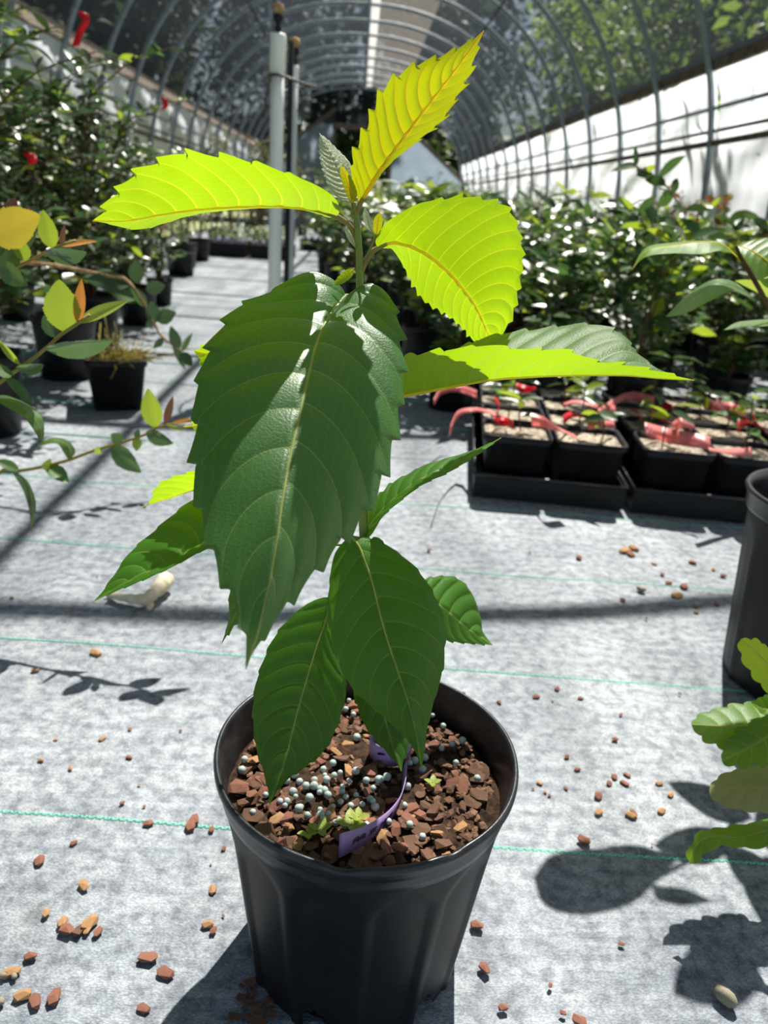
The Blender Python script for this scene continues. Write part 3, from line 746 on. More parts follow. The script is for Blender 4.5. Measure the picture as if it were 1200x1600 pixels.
# short curled leaf on the right
hero('leaf', [(625, 915, .645), (662, 930, .655), (696, 953, .668), (730, 982, .68), (770, 1008, .69)],
     [(650, 908, .67), (684, 900, .70), (712, 902, .715), (730, 916, .72), (742, 937, .72), (749, 960, .715), (753, 985, .705)],
     [(650, 960, .635), (668, 985, .64), (690, 999, .65), (712, 1004, .66), (745, 1007, .676)],
     'lower', 'midrib_top', face=1, att=915, teeth=10, tooth=.0022, veins=8, slant=.19, quilt=.0026, mr=.0009)
# folded leaf on the left
hero('leaf', [(420, 800, .64), (370, 822, .635), (321, 846, .628), (270, 877, .62), (226, 896, .613), (182, 919, .606), (146, 940, .60)],
     [(390, 765, .69), (345, 765, .70), (302, 780, .70), (267, 806, .69), (241, 829, .68), (215, 851, .665), (197, 870, .65), (182, 893, .635), (159, 925, .612)],
     [(400, 825, .622), (360, 846, .612), (321, 859, .604), (270, 886, .598), (226, 906, .596), (182, 924, .597)],
     'lower', 'midrib_top', face=1, att=800, label='folded green leaf reaching left of the stem', teeth=10, tooth=.0028, veins=10, slant=.19, quilt=.0020, mr=.0010)
# leaf peeking out at the left, half lit
hero('leaf', [(430, 742, .66), (370, 756, .675), (305, 765, .70), (270, 776, .715), (240, 786, .73), (216, 794, .74)],
     [(400, 725, .655), (350, 727, .66), (299, 737, .675), (270, 745, .69), (252, 753, .70), (240, 767, .715), (234, 784, .73)],
     [(400, 765, .69), (350, 772, .70), (305, 767, .71), (270, 778, .722), (232, 789, .735)],
     'young', 'midrib', face=-1, att=760, teeth=9, tooth=.003, veins=9, slant=.19, quilt=-.001, mr=.0010)
# further leaves behind the large one, only tips show
hero('leaf', [(470, 590, .66), (420, 575, .69), (360, 560, .72), (303, 548, .75)],
     [(430, 545, .68), (370, 537, .70), (325, 537, .73)], [(430, 600, .67), (370, 590, .70), (320, 573, .735)],
     'young', 'midrib', face=-1, att=600, teeth=9, tooth=.004, veins=9, mr=.001)
hero('leaf', [(470, 650, .66), (420, 652, .70), (350, 660, .74), (286, 667, .78)],
     [(430, 620, .68), (370, 630, .71), (318, 654, .755)], [(430, 690, .67), (370, 690, .71), (312, 673, .76)],
     'young', 'midrib', face=-1, att=655, teeth=9, tooth=.004, veins=9, mr=.001)
hero('leaf', [(440, 850, .64), (410, 890, .625), (378, 940, .61), (346, 1006, .60)],
     [(410, 850, .65), (372, 890, .64), (358, 930, .63), (357, 968, .615)], [(440, 890, .63), (415, 930, .62), (382, 962, .608), (362, 985, .602)],
     'lower', 'midrib_top', face=1, att=850, teeth=9, tooth=.0025, veins=9, mr=.001)
# small bright leaf at the axil, young silvery pair, golden shoots
hero('leaf', [(553, 420, .630), (540, 430, .622), (520, 447, .612)], [(540, 422, .622), (527, 434, .616)], [(550, 432, .628), (536, 443, .618)],
     'young', 'midrib', face=-1, att=425, teeth=7, tooth=.0005, veins=7, mr=.0006, NU=60, NT=8, vw=.0004)
hero('leaf', [(550, 316, .634), (536, 288, .640), (520, 250, .644), (499, 208, .648)],
     [(530, 312, .630), (513, 290, .628), (503, 262, .634), (498, 235, .642)], [(553, 285, .65), (547, 255, .655), (526, 232, .655), (511, 217, .652)],
     'silver', 'midrib_top', face=1, att=340, label='unfolding silvery leaf', teeth=13, tooth=.0016, veins=13, slant=.19, quilt=.0016, mr=.0009, NU=120, NT=14, vw=.0006)
hero('leaf', [(552, 319, .618), (545, 290, .61), (532, 256, .60)], [(541, 304, .61), (532, 275, .604)], [(558, 302, .612), (548, 276, .606)],
     'newest', 'midrib', face=-1, att=340, label='small golden shoot leaf', teeth=9, tooth=.0006, veins=10, mr=.0007, NU=80, NT=8, vw=.0004)
hero('leaf', [(588, 368, .624), (590, 350, .62), (594, 331, .618)], [(583, 357, .622), (585, 341, .62)], [(595, 360, .622), (598, 344, .619)],
     'newest', 'midrib', face=-1, att=418, pet=[(574, 400, .63), (584, 378, .626)], label='tiny golden shoot leaf', teeth=7, tooth=.0003, veins=7, mr=.0006, NU=50, NT=6, vw=.0003)
hero('leaf', [(585, 368, .626), (577, 352, .626), (570, 322, .628)], [(571, 352, .626), (567, 336, .627)], [(584, 354, .627), (577, 335, .628)],
     'silver', 'midrib_top', face=1, att=418, pet=[(572, 400, .63), (582, 380, .627)], label='tiny silvery bud leaf', teeth=5, tooth=.0003, veins=7, mr=.0005, NU=50, NT=6, vw=.0003)
hero('leaf', [(556, 388, .628), (548, 372, .625), (541, 352, .622)], [(545, 376, .625), (539, 362, .622)], [(553, 374, .626), (546, 360, .623)],
     'silver', 'midrib_top', face=1, att=395, label='tiny silvery bud leaf', teeth=5, tooth=.0003, veins=7, mr=.0005, NU=50, NT=6, vw=.0003)
hero('leaf', [(575, 850, .632), (588, 846, .63), (603, 853, .63)], [(584, 839, .636), (596, 843, .634)], [(582, 858, .628), (594, 860, .628)],
     'lower', 'midrib_top', face=1, att=860, teeth=5, tooth=.0004, veins=6, mr=.0006, NU=50, NT=6, vw=.0004)

# purple tag looped round the stem
base = np.array(SP[0])
rngs = []
def ribbon(path, wdirs, wid, thick=.0006):
    P = np.asarray(path); W = np.asarray(wdirs); W = W/np.linalg.norm(W, axis=1)[:, None]
    T = np.gradient(P, axis=0); N = np.cross(T, W); N /= np.linalg.norm(N, axis=1)[:, None]
    V = []
    wid = np.broadcast_to(wid, len(P))
    for p, d, n, w_ in zip(P, W, N, wid): V += [p-d*w_/2-n*thick/2, p+d*w_/2-n*thick/2, p+d*w_/2+n*thick/2, p-d*w_/2+n*thick/2]
    Fc = []
    for i in range(len(P)-1):
        a = i*4
        for k in range(4): Fc.append((a+k, a+(k+1) % 4, a+4+(k+1) % 4, a+4+k))
    Fc += [(0, 3, 2, 1), tuple(len(P)*4-4+k for k in range(4))]
    return MB().add(V, Fc)
tg = thing('plant_tag', 'purple plastic plant tag looped around the stem on the bark mix', 'plant tag', (base[0], base[1], SOILZ))
lc = np.array([base[0]+.004, base[1]-.012, SOILZ+.0185])
aa = np.linspace(.5, -2*PI+.75, 64)
loop = [lc+np.array([.0205*math.cos(a), .0165*math.sin(a), .003*math.sin(a)]) for a in aa]
part('tag_loop', ribbon(loop, [(0, -.15, 1)]*len(loop), .024), M['tag'], tg)
tail_px = [(632, 1196, SOILZ+.014), (631, 1225, SOILZ+.012), (622, 1256, SOILZ+.010), (600, 1284, SOILZ+.010), (568, 1306, SOILZ+.013), (530, 1322, SOILZ+.026)]
tp = spline([ground(a, b, z) for a, b, z in tail_px], 30)
wd = np.array([np.array([.25*(1-t), .35*t, 1-.35*t]) for t in np.linspace(0, 1, 30)])
part('tag_tail', ribbon(tp, wd, np.linspace(.013, .019, 30)), M['tag'], tg)
# pulled-through slots and handwriting
for da in (-1.95, -1.35):
    q = lc+np.array([.0212*math.cos(da), .0172*math.sin(da), .001])
    part('tag_slot', MB().box(q, (.011, .0012, .0022), R=[[math.sin(-da), -math.cos(da), 0], [math.cos(da), math.sin(-da), 0], [0, 0, 1]] if False else None), M['ink'], tg)
hw = MB(); T_ = np.gradient(tp, axis=0)
for (i0, i1, fr) in ((13, 17, 8), (18, 20, 4), (21, 25, 9)):
    n = 40; pts = []
    for j in range(n):
        s = i0+(i1-i0)*j/(n-1); i = int(s); f = s-i
        p = tp[i]*(1-f)+tp[min(29, i+1)]*f; w_ = wd[i]/np.linalg.norm(wd[i])
        nn = np.cross(T_[i], w_); nn /= np.linalg.norm(nn)
        if nn @ (CAM-p) < 0: nn = -nn
        pts.append(p+nn*.0006+w_*(.0022*math.sin(fr*j/n*6.28)+.0012*math.sin(2.7*fr*j/n*6.28+1)))
    hw.tube(pts, .00022, 4)
part('handwriting', hw, M['ink'], tg)

# ================================================================== BARK, PRILLS, DEBRIS
def chip_mesh(seed, kind='chip'):
    rs_ = np.random.RandomState(seed)
    bm = bmesh.new()
    if kind == 'prill': bmesh.ops.create_icosphere(bm, subdivisions=2, radius=.5)
    elif kind == 'stone': bmesh.ops.create_icosphere(bm, subdivisions=2, radius=.5)
    else: bmesh.ops.create_icosphere(bm, subdivisions=1, radius=.5)
    me = bpy.data.meshes.new(kind); V = np.array([v.co[:] for v in bm.verts])
    if kind == 'prill': V *= 1+.05*rs_.normal(size=(len(V), 1))
    elif kind == 'stone':
        d = rs_.normal(size=(5, 3)); d /= np.linalg.norm(d, axis=1)[:, None]
        for k in range(5): V -= np.outer(np.maximum(0, V@d[k]-.34), d[k])
        V *= np.array([1, .8, .62])
    else:
        V = np.sign(V)*np.abs(V)**.7; V *= np.array([1, .55+.2*rs_.rand(), .22+.12*rs_.rand()]); V += rs_.normal(0, .05, V.shape)
    for v, c in zip(bm.verts, V): v.co = c
    bm.to_mesh(me); bm.free()
    if kind != 'chip': me.polygons.foreach_set('use_smooth', [True]*len(me.polygons))
    return me
CH = []
for m in ('bark_red', 'bark_dark', 'bark_tan'):
    for s in range(3):
        me = chip_mesh(s+10*len(CH)); me.materials.append(M[m]); CH.append(me)
PR = [chip_mesh(s, 'prill') for s in range(2)]
for p in PR: p.materials.append(M['prill'])
ST = [chip_mesh(s+5, 'stone') for s in range(3)]
for p in ST: p.materials.append(M['stone'])
CHIPN = {}
def place(name, me, loc, s, label, cat, group, rot=None):
    o = bpy.data.objects.new(name, me); COL.objects.link(o); o.location = loc; o.scale = s if not np.isscalar(s) else (s, s, s)
    o.rotation_euler = rot if rot is not None else (0, 0, random.uniform(0, 6.3))
    o['label'] = label; o['category'] = cat; o['group'] = group
    return o
rs = np.random.RandomState(5)
for i in range(230):
    r = .119*math.sqrt(rs.rand()); a = rs.uniform(0, 2*PI); x = PC[0]+r*math.cos(a); y = PC[1]+r*math.sin(a)
    if math.hypot(x-base[0], y-base[1]) < .012: continue
    k = rs.choice(9, p=[.15, .14, .14, .15, .15, .15, .04, .04, .04]); s = rs.uniform(.007, .019)
    nm = ('reddish', 'dark', 'tan')[k//3]
    place('bark_chip', CH[k], (x, y, SOILZ+.002+rs.uniform(0, .005)), s, nm+' bark chip on the potting mix around the stem', 'bark chip', nm+' chips in the pot',
          rot=(rs.uniform(-.5, .5), rs.uniform(-.5, .5), rs.uniform(0, 6.3)))
V0 = np.array([v.co[:] for v in CH[0].vertices]); F0 = np.array([tuple(f.vertices) for f in CH[0].polygons]); Vs = []; Fs = []
for i in range(750):
    r = .122*math.sqrt(rs.rand()); a = rs.uniform(0, 2*PI); Rm = np.array(Euler((rs.uniform(-.7, .7), rs.uniform(-.7, .7), rs.uniform(0, 6.3))).to_matrix())
    Vs.append(V0*rs.uniform(.004, .012) @ Rm.T+np.array([PC[0]+r*math.cos(a), PC[1]+r*math.sin(a), SOILZ+rs.uniform(-.001, .003)])); Fs.append(F0+i*len(V0))
part('loose_bark', MB().add(np.concatenate(Vs), np.concatenate(Fs).tolist()), M['bark_dark'], plant, smooth=False, kind='stuff')
pp = [(448, 1255), (462, 1248), (470, 1262), (480, 1278), (500, 1268), (512, 1246), (520, 1262), (532, 1255), (540, 1248), (548, 1262), (556, 1244), (566, 1258), (578, 1250), (586, 1262),
      (500, 1235), (510, 1222), (522, 1215), (535, 1232), (545, 1222), (478, 1232), (468, 1222), (458, 1238), (490, 1296), (530, 1282), (545, 1275), (524, 1290), (505, 1282), (520, 1196), (505, 1206), (556, 1206), (572, 1222), (583, 1232), (592, 1222),
      (640, 1196), (632, 1260), (648, 1190), (636, 1232), (660, 1205), (690, 1170), (722, 1160), (706, 1165), (640, 1290), (660, 1310), (712, 1195), (385, 1140), (378, 1205), (382, 1190), (430, 1235), (415, 1244), (395, 1270), (548, 1085), (540, 1110), (552, 1120), (520, 1130), (545, 1098), (660, 1168), (676, 1120), (690, 1105)]
for k in range(14):
    pp.append((rs.normal(525, 45), rs.normal(1250, 26)))
for k in range(20):
    pp.append((rs.uniform(390, 760), rs.uniform(1120, 1290)))
for a, b in pp:
    q = ground(a, b, SOILZ+.006)
    if math.hypot(q[0]-PC[0], q[1]-PC[1]) > .124: continue
    place('fertilizer_prill', PR[rs.randint(2)], (q[0], q[1], SOILZ+.0065+rs.uniform(0, .003)), rs.uniform(.0050, .0084), 'pale grey-green fertilizer prill on the potting mix', 'prill', 'fertilizer prills in the pot')
# small weed seedlings in the pot
wl = small_leaf(.62, .1, .05, 6)
for (a, b, s) in ((548, 1298, .016), (500, 1306, .012), (560, 1286, .010), (480, 1312, .010), (675, 1232, .009)):
    q = ground(a, b, SOILZ+.004); t = thing('weed_seedling', 'tiny green weed seedling sprouting in the pot near the rim', 'weed', tuple(q), 'weed seedlings in the pot')
    part('stem', MB().tube([q-np.array([0, 0, .004]), q+np.array([0, 0, .008])], .0006, 5), M['green_twig'], t)
    for k in range(4):
        an = k*PI/2+rs.uniform(-.4, .4); R = orient((math.cos(an), math.sin(an), .35), (0, 0, 1))
        V = wl[0]*s @ R.T+q+np.array([0, 0, .007]); o = link('leaf', mesh_np('leaf', V, wl[1], wl[2], tuple(q)), M['oakish'], t)

# chips, pebbles on the fabric
big = [(303, 1283, .016, 0), (297, 1292, .017, 0), (232, 1288, .012, 0), (330, 1297, .009, 0), (115, 1318, .009, 0), (62, 1346, .014, 2), (131, 1385, .014, 8), (72, 1428, .010, 8), (98, 1442, .012, 8), (105, 1454, .016, 0), (122, 1455, .013, 3), (140, 1443, .018, 7),
       (137, 1454, .010, 8), (153, 1457, .011, 1), (48, 1495, .012, 0), (232, 1498, .018, 1), (258, 1522, .016, 1), (84, 1560, .016, 0), (55, 1566, .015, 1), (36, 1556, .015, 7), (12, 1522, .014, 7), (22, 1520, .012, 8), (224, 1577, .012, 1), (325, 1445, .012, 7), (333, 1455, .009, 0), (332, 1391, .011, 6),
       (150, 1022, .020, 7), (55, 1048, .012, 7), (160, 1155, .010, 7), (64, 1188, .008, 7), (110, 1201, .007, 7), (203, 1140, .007, 0), (202, 1184, .009, 0), (191, 1255, .007, 0),
       (935, 1245, .014, 0), (985, 1275, .014, 7), (935, 1270, .012, 6), (912, 1315, .016, 0), (952, 1225, .010, 0), (960, 1215, .011, 0), (976, 1225, .012, 1), (980, 1212, .010, 1), (1030, 1225, .010, 7), (1048, 1243, .010, 7), (1033, 1268, .012, 7), (990, 1272, .012, 1), (870, 1077, .011, 0), (838, 1090, .012, 0), (907, 1092, .009, 0), (780, 1098, .009, 0),
       (745, 1447, .014, 0), (757, 1514, .013, 0), (786, 1575, .010, 0), (905, 1597, .014, 0), (886, 1183, .009, 0), (902, 1203, .009, 0), (843, 1224, .008, 6), (884, 1232, .007, 1), (970, 1117, .007, 1), (961, 1156, .010, 0), (860, 1540, .006, 0),
       (975, 862, .030, 6), (990, 858, .026, 7), (985, 868, .022, 0), (905, 872, .018, 0), (1068, 918, .022, 0), (1058, 932, .024, 6), (1082, 880, .018, 0), (973, 938, .012, 0), (1120, 945, .012, 0), (1088, 948, .012, 0), (1045, 912, .016, 0), (1130, 900, .014, 0), (1022, 882, .012, 7), (1035, 898, .012, 0), (1115, 890, .012, 6), (1088, 957, .010, 7), (670, 860, .012, 0)]
for a, b, s, k in big:
    q = ground(a, b); nm = ('reddish', 'dark', 'tan')[k//3]
    place('bark_chip', CH[k], (q[0], q[1], s*.13), s, nm+' bark chip lying on the grey ground fabric', 'bark chip', nm+' chips on the fabric', rot=(0, 0, rs.uniform(0, 6.3)))
for i in range(40):
    a, b = rs.uniform(-20, 1220), rs.uniform(700, 1640)
    q = ground(a, b)
    if math.hypot(q[0]-PC[0], q[1]-PC[1]) < .11: continue
    k = rs.choice([0, 0, 1, 7, 6, 2, 3]); s = rs.uniform(.003, .007)
    nm = ('reddish', 'dark', 'tan')[k//3]
    place('bark_chip', CH[k], (q[0], q[1], s*.13), s, nm+' bark chip lying on the grey ground fabric', 'bark chip', nm+' chips on the fabric', rot=(0, 0, rs.uniform(0, 6.3)))
for a, b, s in ((1001, 924, .022), (1132, 1563, .026)):
    q = ground(a, b); place('pebble', ST[0 if s < .025 else 1], (q[0], q[1], s*.28), s, 'rounded olive pebble near the pot at the edge of the bed' if s < .025 else 'pale angular pebble lying in the leaf shadows', 'pebble', 'pebbles')
for a, b, s in ((1, 1568, .01), (22, 1528, .008), (5, 1527, .009)):
    q = ground(a, b); place('pebble', ST[2], (q[0], q[1], s*.28), s, 'tiny pale pebble among bark chips on the fabric', 'pebble', 'tiny pebbles')
for i in range(22):                                    # spilled mix at the foot of the pot
    a = rs.normal(388, 20); b = rs.normal(1562, 18); q = ground(a, b); s = rs.uniform(.004, .012)
    if math.hypot(q[0]-PC[0], q[1]-PC[1]) < .106: continue
    place('bark_chip', CH[3+rs.randint(3)], (q[0], q[1], s*.2), s, 'dark bark chip spilled at the foot of the black pot', 'bark chip', 'chips spilled beside the pot')
# bleached piece of root
q = ground(215, 932); pr = [ground(168, 930, .010), ground(195, 934, .012), ground(225, 936, .016), ground(243, 924, .020), ground(263, 902, .022)]
mb = MB().tube(spline(pr, 24), np.interp(np.linspace(0, 1, 24), [0, .3, .6, .9, 1], [.005, .009, .012, .017, .012])*(1+.12*np.sin(np.arange(24)*2.1)), 10)
mb.tube(spline([ground(225, 938, .012), ground(236, 945, .008), ground(232, 951, .006)], 6), np.linspace(.008, .005, 6), 8)
mb.tube(spline([ground(185, 932, .012), ground(172, 925, .010), ground(165, 928, .008)], 6), np.linspace(.006, .003, 6), 8)
top('bleached_root', mb, M['bone'], 'bleached piece of root lying on the fabric below a folded leaf', 'root')
# ================================================================== SHRUBS AND POTS
def tmpl(wid, fold, droop, nu, nt=1): return small_leaf(wid, fold, droop, nu, nt=nt)
T_OVAL = tmpl(.46, .16, .14, 6, 1); T_LOW = tmpl(.46, .18, .12, 3, 1); T_LONG = tmpl(.34, .16, .22, 7, 1)
def unit_mesh(name, T, mat):
    me = mesh_np(name, T[0], T[1], T[2]); me.materials.append(M[mat]); return me
UM = {k: unit_mesh('leaf', T_OVAL, k) for k in ('cam_dark', 'cam_mid', 'cam_light', 'cam_yellow', 'cam_orange', 'cam_bronze')}
UML = {k: unit_mesh('leaf', T_LONG, k) for k in ('cam_dark', 'cam_mid', 'cam_light')}
def stamp(mb, leaves, T):
    """all leaves (p, dir, normal, size) of one part in one mesh"""
    if not leaves: return mb
    V0 = T[0]; F0 = np.array(T[1]); nv = len(V0); V = []; Fc = []
    for i, (p, d, n, s) in enumerate(leaves):
        R = orient(d, n); V.append(V0*s @ R.T+p); Fc.append(F0+i*nv)
    return mb.add(np.concatenate(V), np.concatenate(Fc).tolist())
def shrub_geo(rs_, h, r, nst, per, size, z0=0.0, flat=.35, bushy=1.0, twigs=4):
    """stems with side twigs; returns stem tube builder and leaves"""
    mb = MB(); leaves = []
    for s in range(nst):
        a = 2*PI*s/nst+rs_.uniform(-.6, .6); rr = r*rs_.uniform(.25, .8)*bushy; hh = h*rs_.uniform(.72, 1.0)
        pts = spline([(0, 0, z0-.02), (rr*.35*math.cos(a), rr*.35*math.sin(a), z0+hh*.35), (rr*.8*math.cos(a+.2), rr*.8*math.sin(a+.2), z0+hh*.72), (rr*math.cos(a+.3), rr*math.sin(a+.3), z0+hh)], 18)
        mb.tube(pts, np.linspace(.006, .0022, 18)*(h/.8)**.5, 5)
        tw = [pts[2:]]
        for k in range(twigs):
            i = rs_.randint(2, 17); b = rs_.uniform(0, 6.3); L_ = r*rs_.uniform(.5, 1.0)
            t = spline([pts[i], pts[i]+np.array([math.cos(b)*L_*.5, math.sin(b)*L_*.5, L_*.35]), pts[i]+np.array([math.cos(b)*L_, math.sin(b)*L_, L_*.5])], 8)
            mb.tube(t, np.linspace(.003, .0015, 8), 4, cap=False); tw.append(t)
        for t in tw:
            n = max(2, int(per/len(tw)))
            for k in range(n):
                f = (k+rs_.rand())/n*(len(t)-1); i = int(f); p = t[i]+(t[min(i+1, len(t)-1)]-t[i])*(f-i)
                ax = t[min(i+1, len(t)-1)]-t[max(0, i-1)]; ax = ax/max(1e-9, np.linalg.norm(ax)); b = k*2.4+rs_.uniform(-.5, .5)
                d = np.array([math.cos(b), math.sin(b), rs_.uniform(-.35, .55)])+ax*.5
                nrm = np.array([rs_.normal(0, flat), rs_.normal(0, flat), 1.0])+d*.1
                leaves.append((p, d/np.linalg.norm(d), nrm, size*rs_.uniform(.65, 1.15)))
    return mb, leaves
def round_pot(t, c, H, rt, rb, seg=40, soil='soil'):
    pr = [(rb, 0), (rb+(rt*.94-rb)*.5, H*.5), (rt*.94, H*.88), (rt*.98, H*.89), (rt, H*.92), (rt*1.0, H*.985), (rt*.985, H), (rt*.955, H*.99), (rt*.92, H*.82)]
    o = part('pot', MB().lathe(c, pr, seg, cap_bottom=True), M['black_plastic'], t)
    part('soil', MB().lathe(c, [(.0001, H*.88), (rt*.5, H*.885), (rt*.945, H*.86)], 24), M[soil], t)
    return o
def sq_pot(t, c, H, wt, wb, rz, soil='soil'):
    o = part('pot', MB().sqlathe(c, [(wb/2, 0), (wt/2*.93, H*.86), (wt/2*.97, H*.87), (wt/2, H*.90), (wt/2, H), (wt/2*.95, H), (wt/2*.90, H*.8)], rz), M['black_plastic'], t)
    part('soil', MB().sqlathe(c, [(wt/2*.92, H*.90), (wt/2*.5, H*.915), (.001, H*.92)], rz, cap_bottom=False), M[soil], t)
    return o
def make_shrub(name, label, cat, group, seed, h, r, nst, per, size, pot, indiv=0, mats=('cam_dark', 'cam_mid', 'cam_light'), pm=(.6, .28, .12), T=T_OVAL, UMs=None, twigs=4, flat=.35):
    rs_ = np.random.RandomState(seed); t = thing(name, label, cat, (0, 0, 0), group)
    H, rt, rb = pot; round_pot(t, (0, 0, 0), H, rt, rb)
    mb, lv = shrub_geo(rs_, h-H, r, nst, per, size, H*.86, flat, twigs=twigs)
    part('branches', mb, M['twig'], t)
    rs_.shuffle(lv) if False else None
    idx = rs_.permutation(len(lv)); UMs = UMs or UM
    kinds = rs_.choice(len(mats), len(lv), p=pm)
    for i in idx[:indiv]:
        p, d, n, s = lv[i]; o = bpy.data.objects.new('leaf', UMs[mats[kinds[i]]]); COL.objects.link(o); o.parent = t
        o.matrix_local = mat4(orient(d, n), p, s)
    for k, m in enumerate(mats):
        rest = [lv[i] for i in idx[indiv:] if kinds[i] == k]
        if rest: part('foliage', stamp(MB(), rest, T), M[m], t, kind='stuff')
    return t

# --- left: camellias in black pots along the aisle
GL = 'camellia shrubs along the aisle'
cA = make_shrub('camellia_shrub', 'tall camellia in a black pot, first of the row beside the square pot', 'shrub', GL, 21, 1.42, .42, 9, 190, .062, (.24, .125, .10), indiv=250, twigs=10, pm=(.72, .2, .08))
cB = make_shrub('camellia_shrub', 'leafy camellia in a round black pot behind the square pot', 'shrub', GL, 22, 1.15, .38, 9, 150, .060, (.24, .125, .10), indiv=220, twigs=9, pm=(.72, .2, .08))
cA.location = (-1.10, 2.30, 0); cB.location = (-1.13, 3.10, 0)
dup(cB, (-1.24, 3.80, 0), 2.0, 1.0, 'dense camellia, second pot along the aisle behind the square pot')
dup(cB, (-1.22, 4.50, 0), 4.1, .88, 'lower camellia, third pot along the aisle behind the square pot')
cC = make_shrub('camellia_shrub', 'bushy camellia in the back row by the curtain wall', 'shrub', 'camellias in the back row', 23, 1.45, .42, 9, 170, .060, (.24, .125, .10), indiv=0, twigs=9, pm=(.75, .2, .05))
cC.location = (-1.72, 2.75, 0)
for i, (x, y, s) in enumerate(((-1.80, 3.6, .95), (-1.85, 4.4, .85), (-1.75, 5.2, .78), (-2.3, 3.3, .95), (-2.3, 4.2, .88), (-2.35, 5.1, .8), (-1.30, 5.35, .70), (-1.75, 6.1, .72), (-2.4, 6.0, .72))):
    dup(cC, (x, y, 0), 1.3*i, s)
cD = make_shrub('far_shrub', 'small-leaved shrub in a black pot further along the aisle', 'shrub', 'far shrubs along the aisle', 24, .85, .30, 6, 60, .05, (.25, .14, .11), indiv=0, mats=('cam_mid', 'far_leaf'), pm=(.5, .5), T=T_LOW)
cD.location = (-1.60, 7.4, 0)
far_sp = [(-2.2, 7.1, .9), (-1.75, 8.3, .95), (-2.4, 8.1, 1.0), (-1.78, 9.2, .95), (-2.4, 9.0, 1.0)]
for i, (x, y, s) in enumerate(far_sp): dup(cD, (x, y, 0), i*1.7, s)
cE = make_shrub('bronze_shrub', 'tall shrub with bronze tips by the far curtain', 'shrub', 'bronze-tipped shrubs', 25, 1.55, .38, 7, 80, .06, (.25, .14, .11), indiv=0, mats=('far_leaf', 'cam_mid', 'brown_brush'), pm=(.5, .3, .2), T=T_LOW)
cE.location = (-1.5, 12.6, 0)
for i, (x, y, s) in enumerate(((-2.1, 12.2, 1.0), (-1.4, 14.0, .95), (-2.1, 13.6, 1.0), (-1.3, 15.6, 1.0), (-2.0, 15.4, 1.1), (-2.1, 17.5, 1.0), (-1.2, 17.6, .9))): dup(cE, (x, y, 0), i*1.3, s)
# flats of small plants with lilac-tinted tops
def flat_tray(loc, rz, lab):
    t = thing('seedling_flat', lab, 'plant tray', (0, 0, 0), 'flats along the aisle')
    W, D, H = .50, .36, .16
    part('tray', MB().box((0, 0, H/2), (W, D, H)), M['black_plastic'], t, smooth=False)
    rs_ = np.random.RandomState(int(abs(loc[1])*10)); lv = []
    for i in range(5):
        for j in range(3):
            c = (-.20+.1*i, -.12+.12*j, H)
            part('cell_label', MB().tube([(c[0], c[1]-.02, H-.01), (c[0]+.01, c[1]-.05, H+.04)], .014, 6), M['lilac'], t)
            for k in range(16):
                a = rs_.uniform(0, 6.3); lv.append((np.array([c[0]+rs_.normal(0, .03), c[1]+rs_.normal(0, .03), H+rs_.uniform(.03, .2)]), np.array([math.cos(a), math.sin(a), rs_.uniform(-.1, .8)]), np.array([0, 0, 1.0]), rs_.uniform(.035, .06)))
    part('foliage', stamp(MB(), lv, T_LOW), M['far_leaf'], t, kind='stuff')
    t.location = loc; t.rotation_euler = (0, 0, rz); return t
for i, (x, y) in enumerate(((-1.62, 10.2), (-1.08, 10.25), (-1.62, 10.75), (-1.08, 10.8), (-.62, 12.6))):
    flat_tray((x, y, 0), .05*i, 'black flat of pale green plugs with lilac labels beside the aisle')
# red flagging tape on the shrubs
for k, (pts, Y, lab) in enumerate((([(131, 24), (134, 34), (125, 52), (118, 72)], 2.55, 'long red flagging tape hanging from the tall camellia'),
                     ([(257, 156), (259, 166), (253, 172)], 3.7, 'short red tape tied to a low camellia twig'),
                     ([(46, 243), (52, 250), (50, 256)], 2.25, 'small red tape deep inside the tall camellia'),
                     ([(252, 345), (258, 351), (254, 357)], 4.3, 'red tape low on a camellia beside the aisle'))):
    pth = spline(P3([(a, b, Y) for a, b in pts]), 12); wd_ = [(1, .3*math.sin(i*.5), .2) for i in range(12)]
    mb = ribbon(pth, wd_, np.linspace(.02, .028, 12), .0008)
    mb.tube([pth[0]+np.array([-.012, 0, .004]), pth[0]+np.array([.012, 0, -.002])], .007, 6)
    top('flagging_tape', mb, M['red'], lab, 'ribbon')
# square pot with dried moss and weeds
q = ground(175, 640); sp = thing('square_pot', 'square black pot with dry mossy weeds beside the aisle', 'pot', (q[0], q[1]+.07, 0))
SQ = np.array([q[0], q[1]+.07, 0]); sq_pot(sp, SQ, .175, .205, .155, .32)
rs = np.random.RandomState(3); mb = MB()
for i in range(150):
    a = rs.uniform(0, 6.3); r_ = .09*math.sqrt(rs.rand()); b = SQ+np.array([r_*math.cos(a), r_*math.sin(a), .155]); lean = rs.normal(0, .035, 3)
    if i % 3 == 0: lean = np.array([abs(rs.normal(.09, .06)), rs.normal(-.01, .03), .0])
    mb.tube([b, b+lean*.5+np.array([0, 0, rs.uniform(.01, .04)]), b+lean+np.array([0, 0, rs.uniform(.0, .06)])], .0016, 4)
part('dry_weeds', mb, M['weed'], sp, kind='stuff')
part('cut_stem', MB().tube([SQ+np.array([-.05, 0, .15]), SQ+np.array([-.075, -.01, .20])], .008, 7), M['twig'], sp)

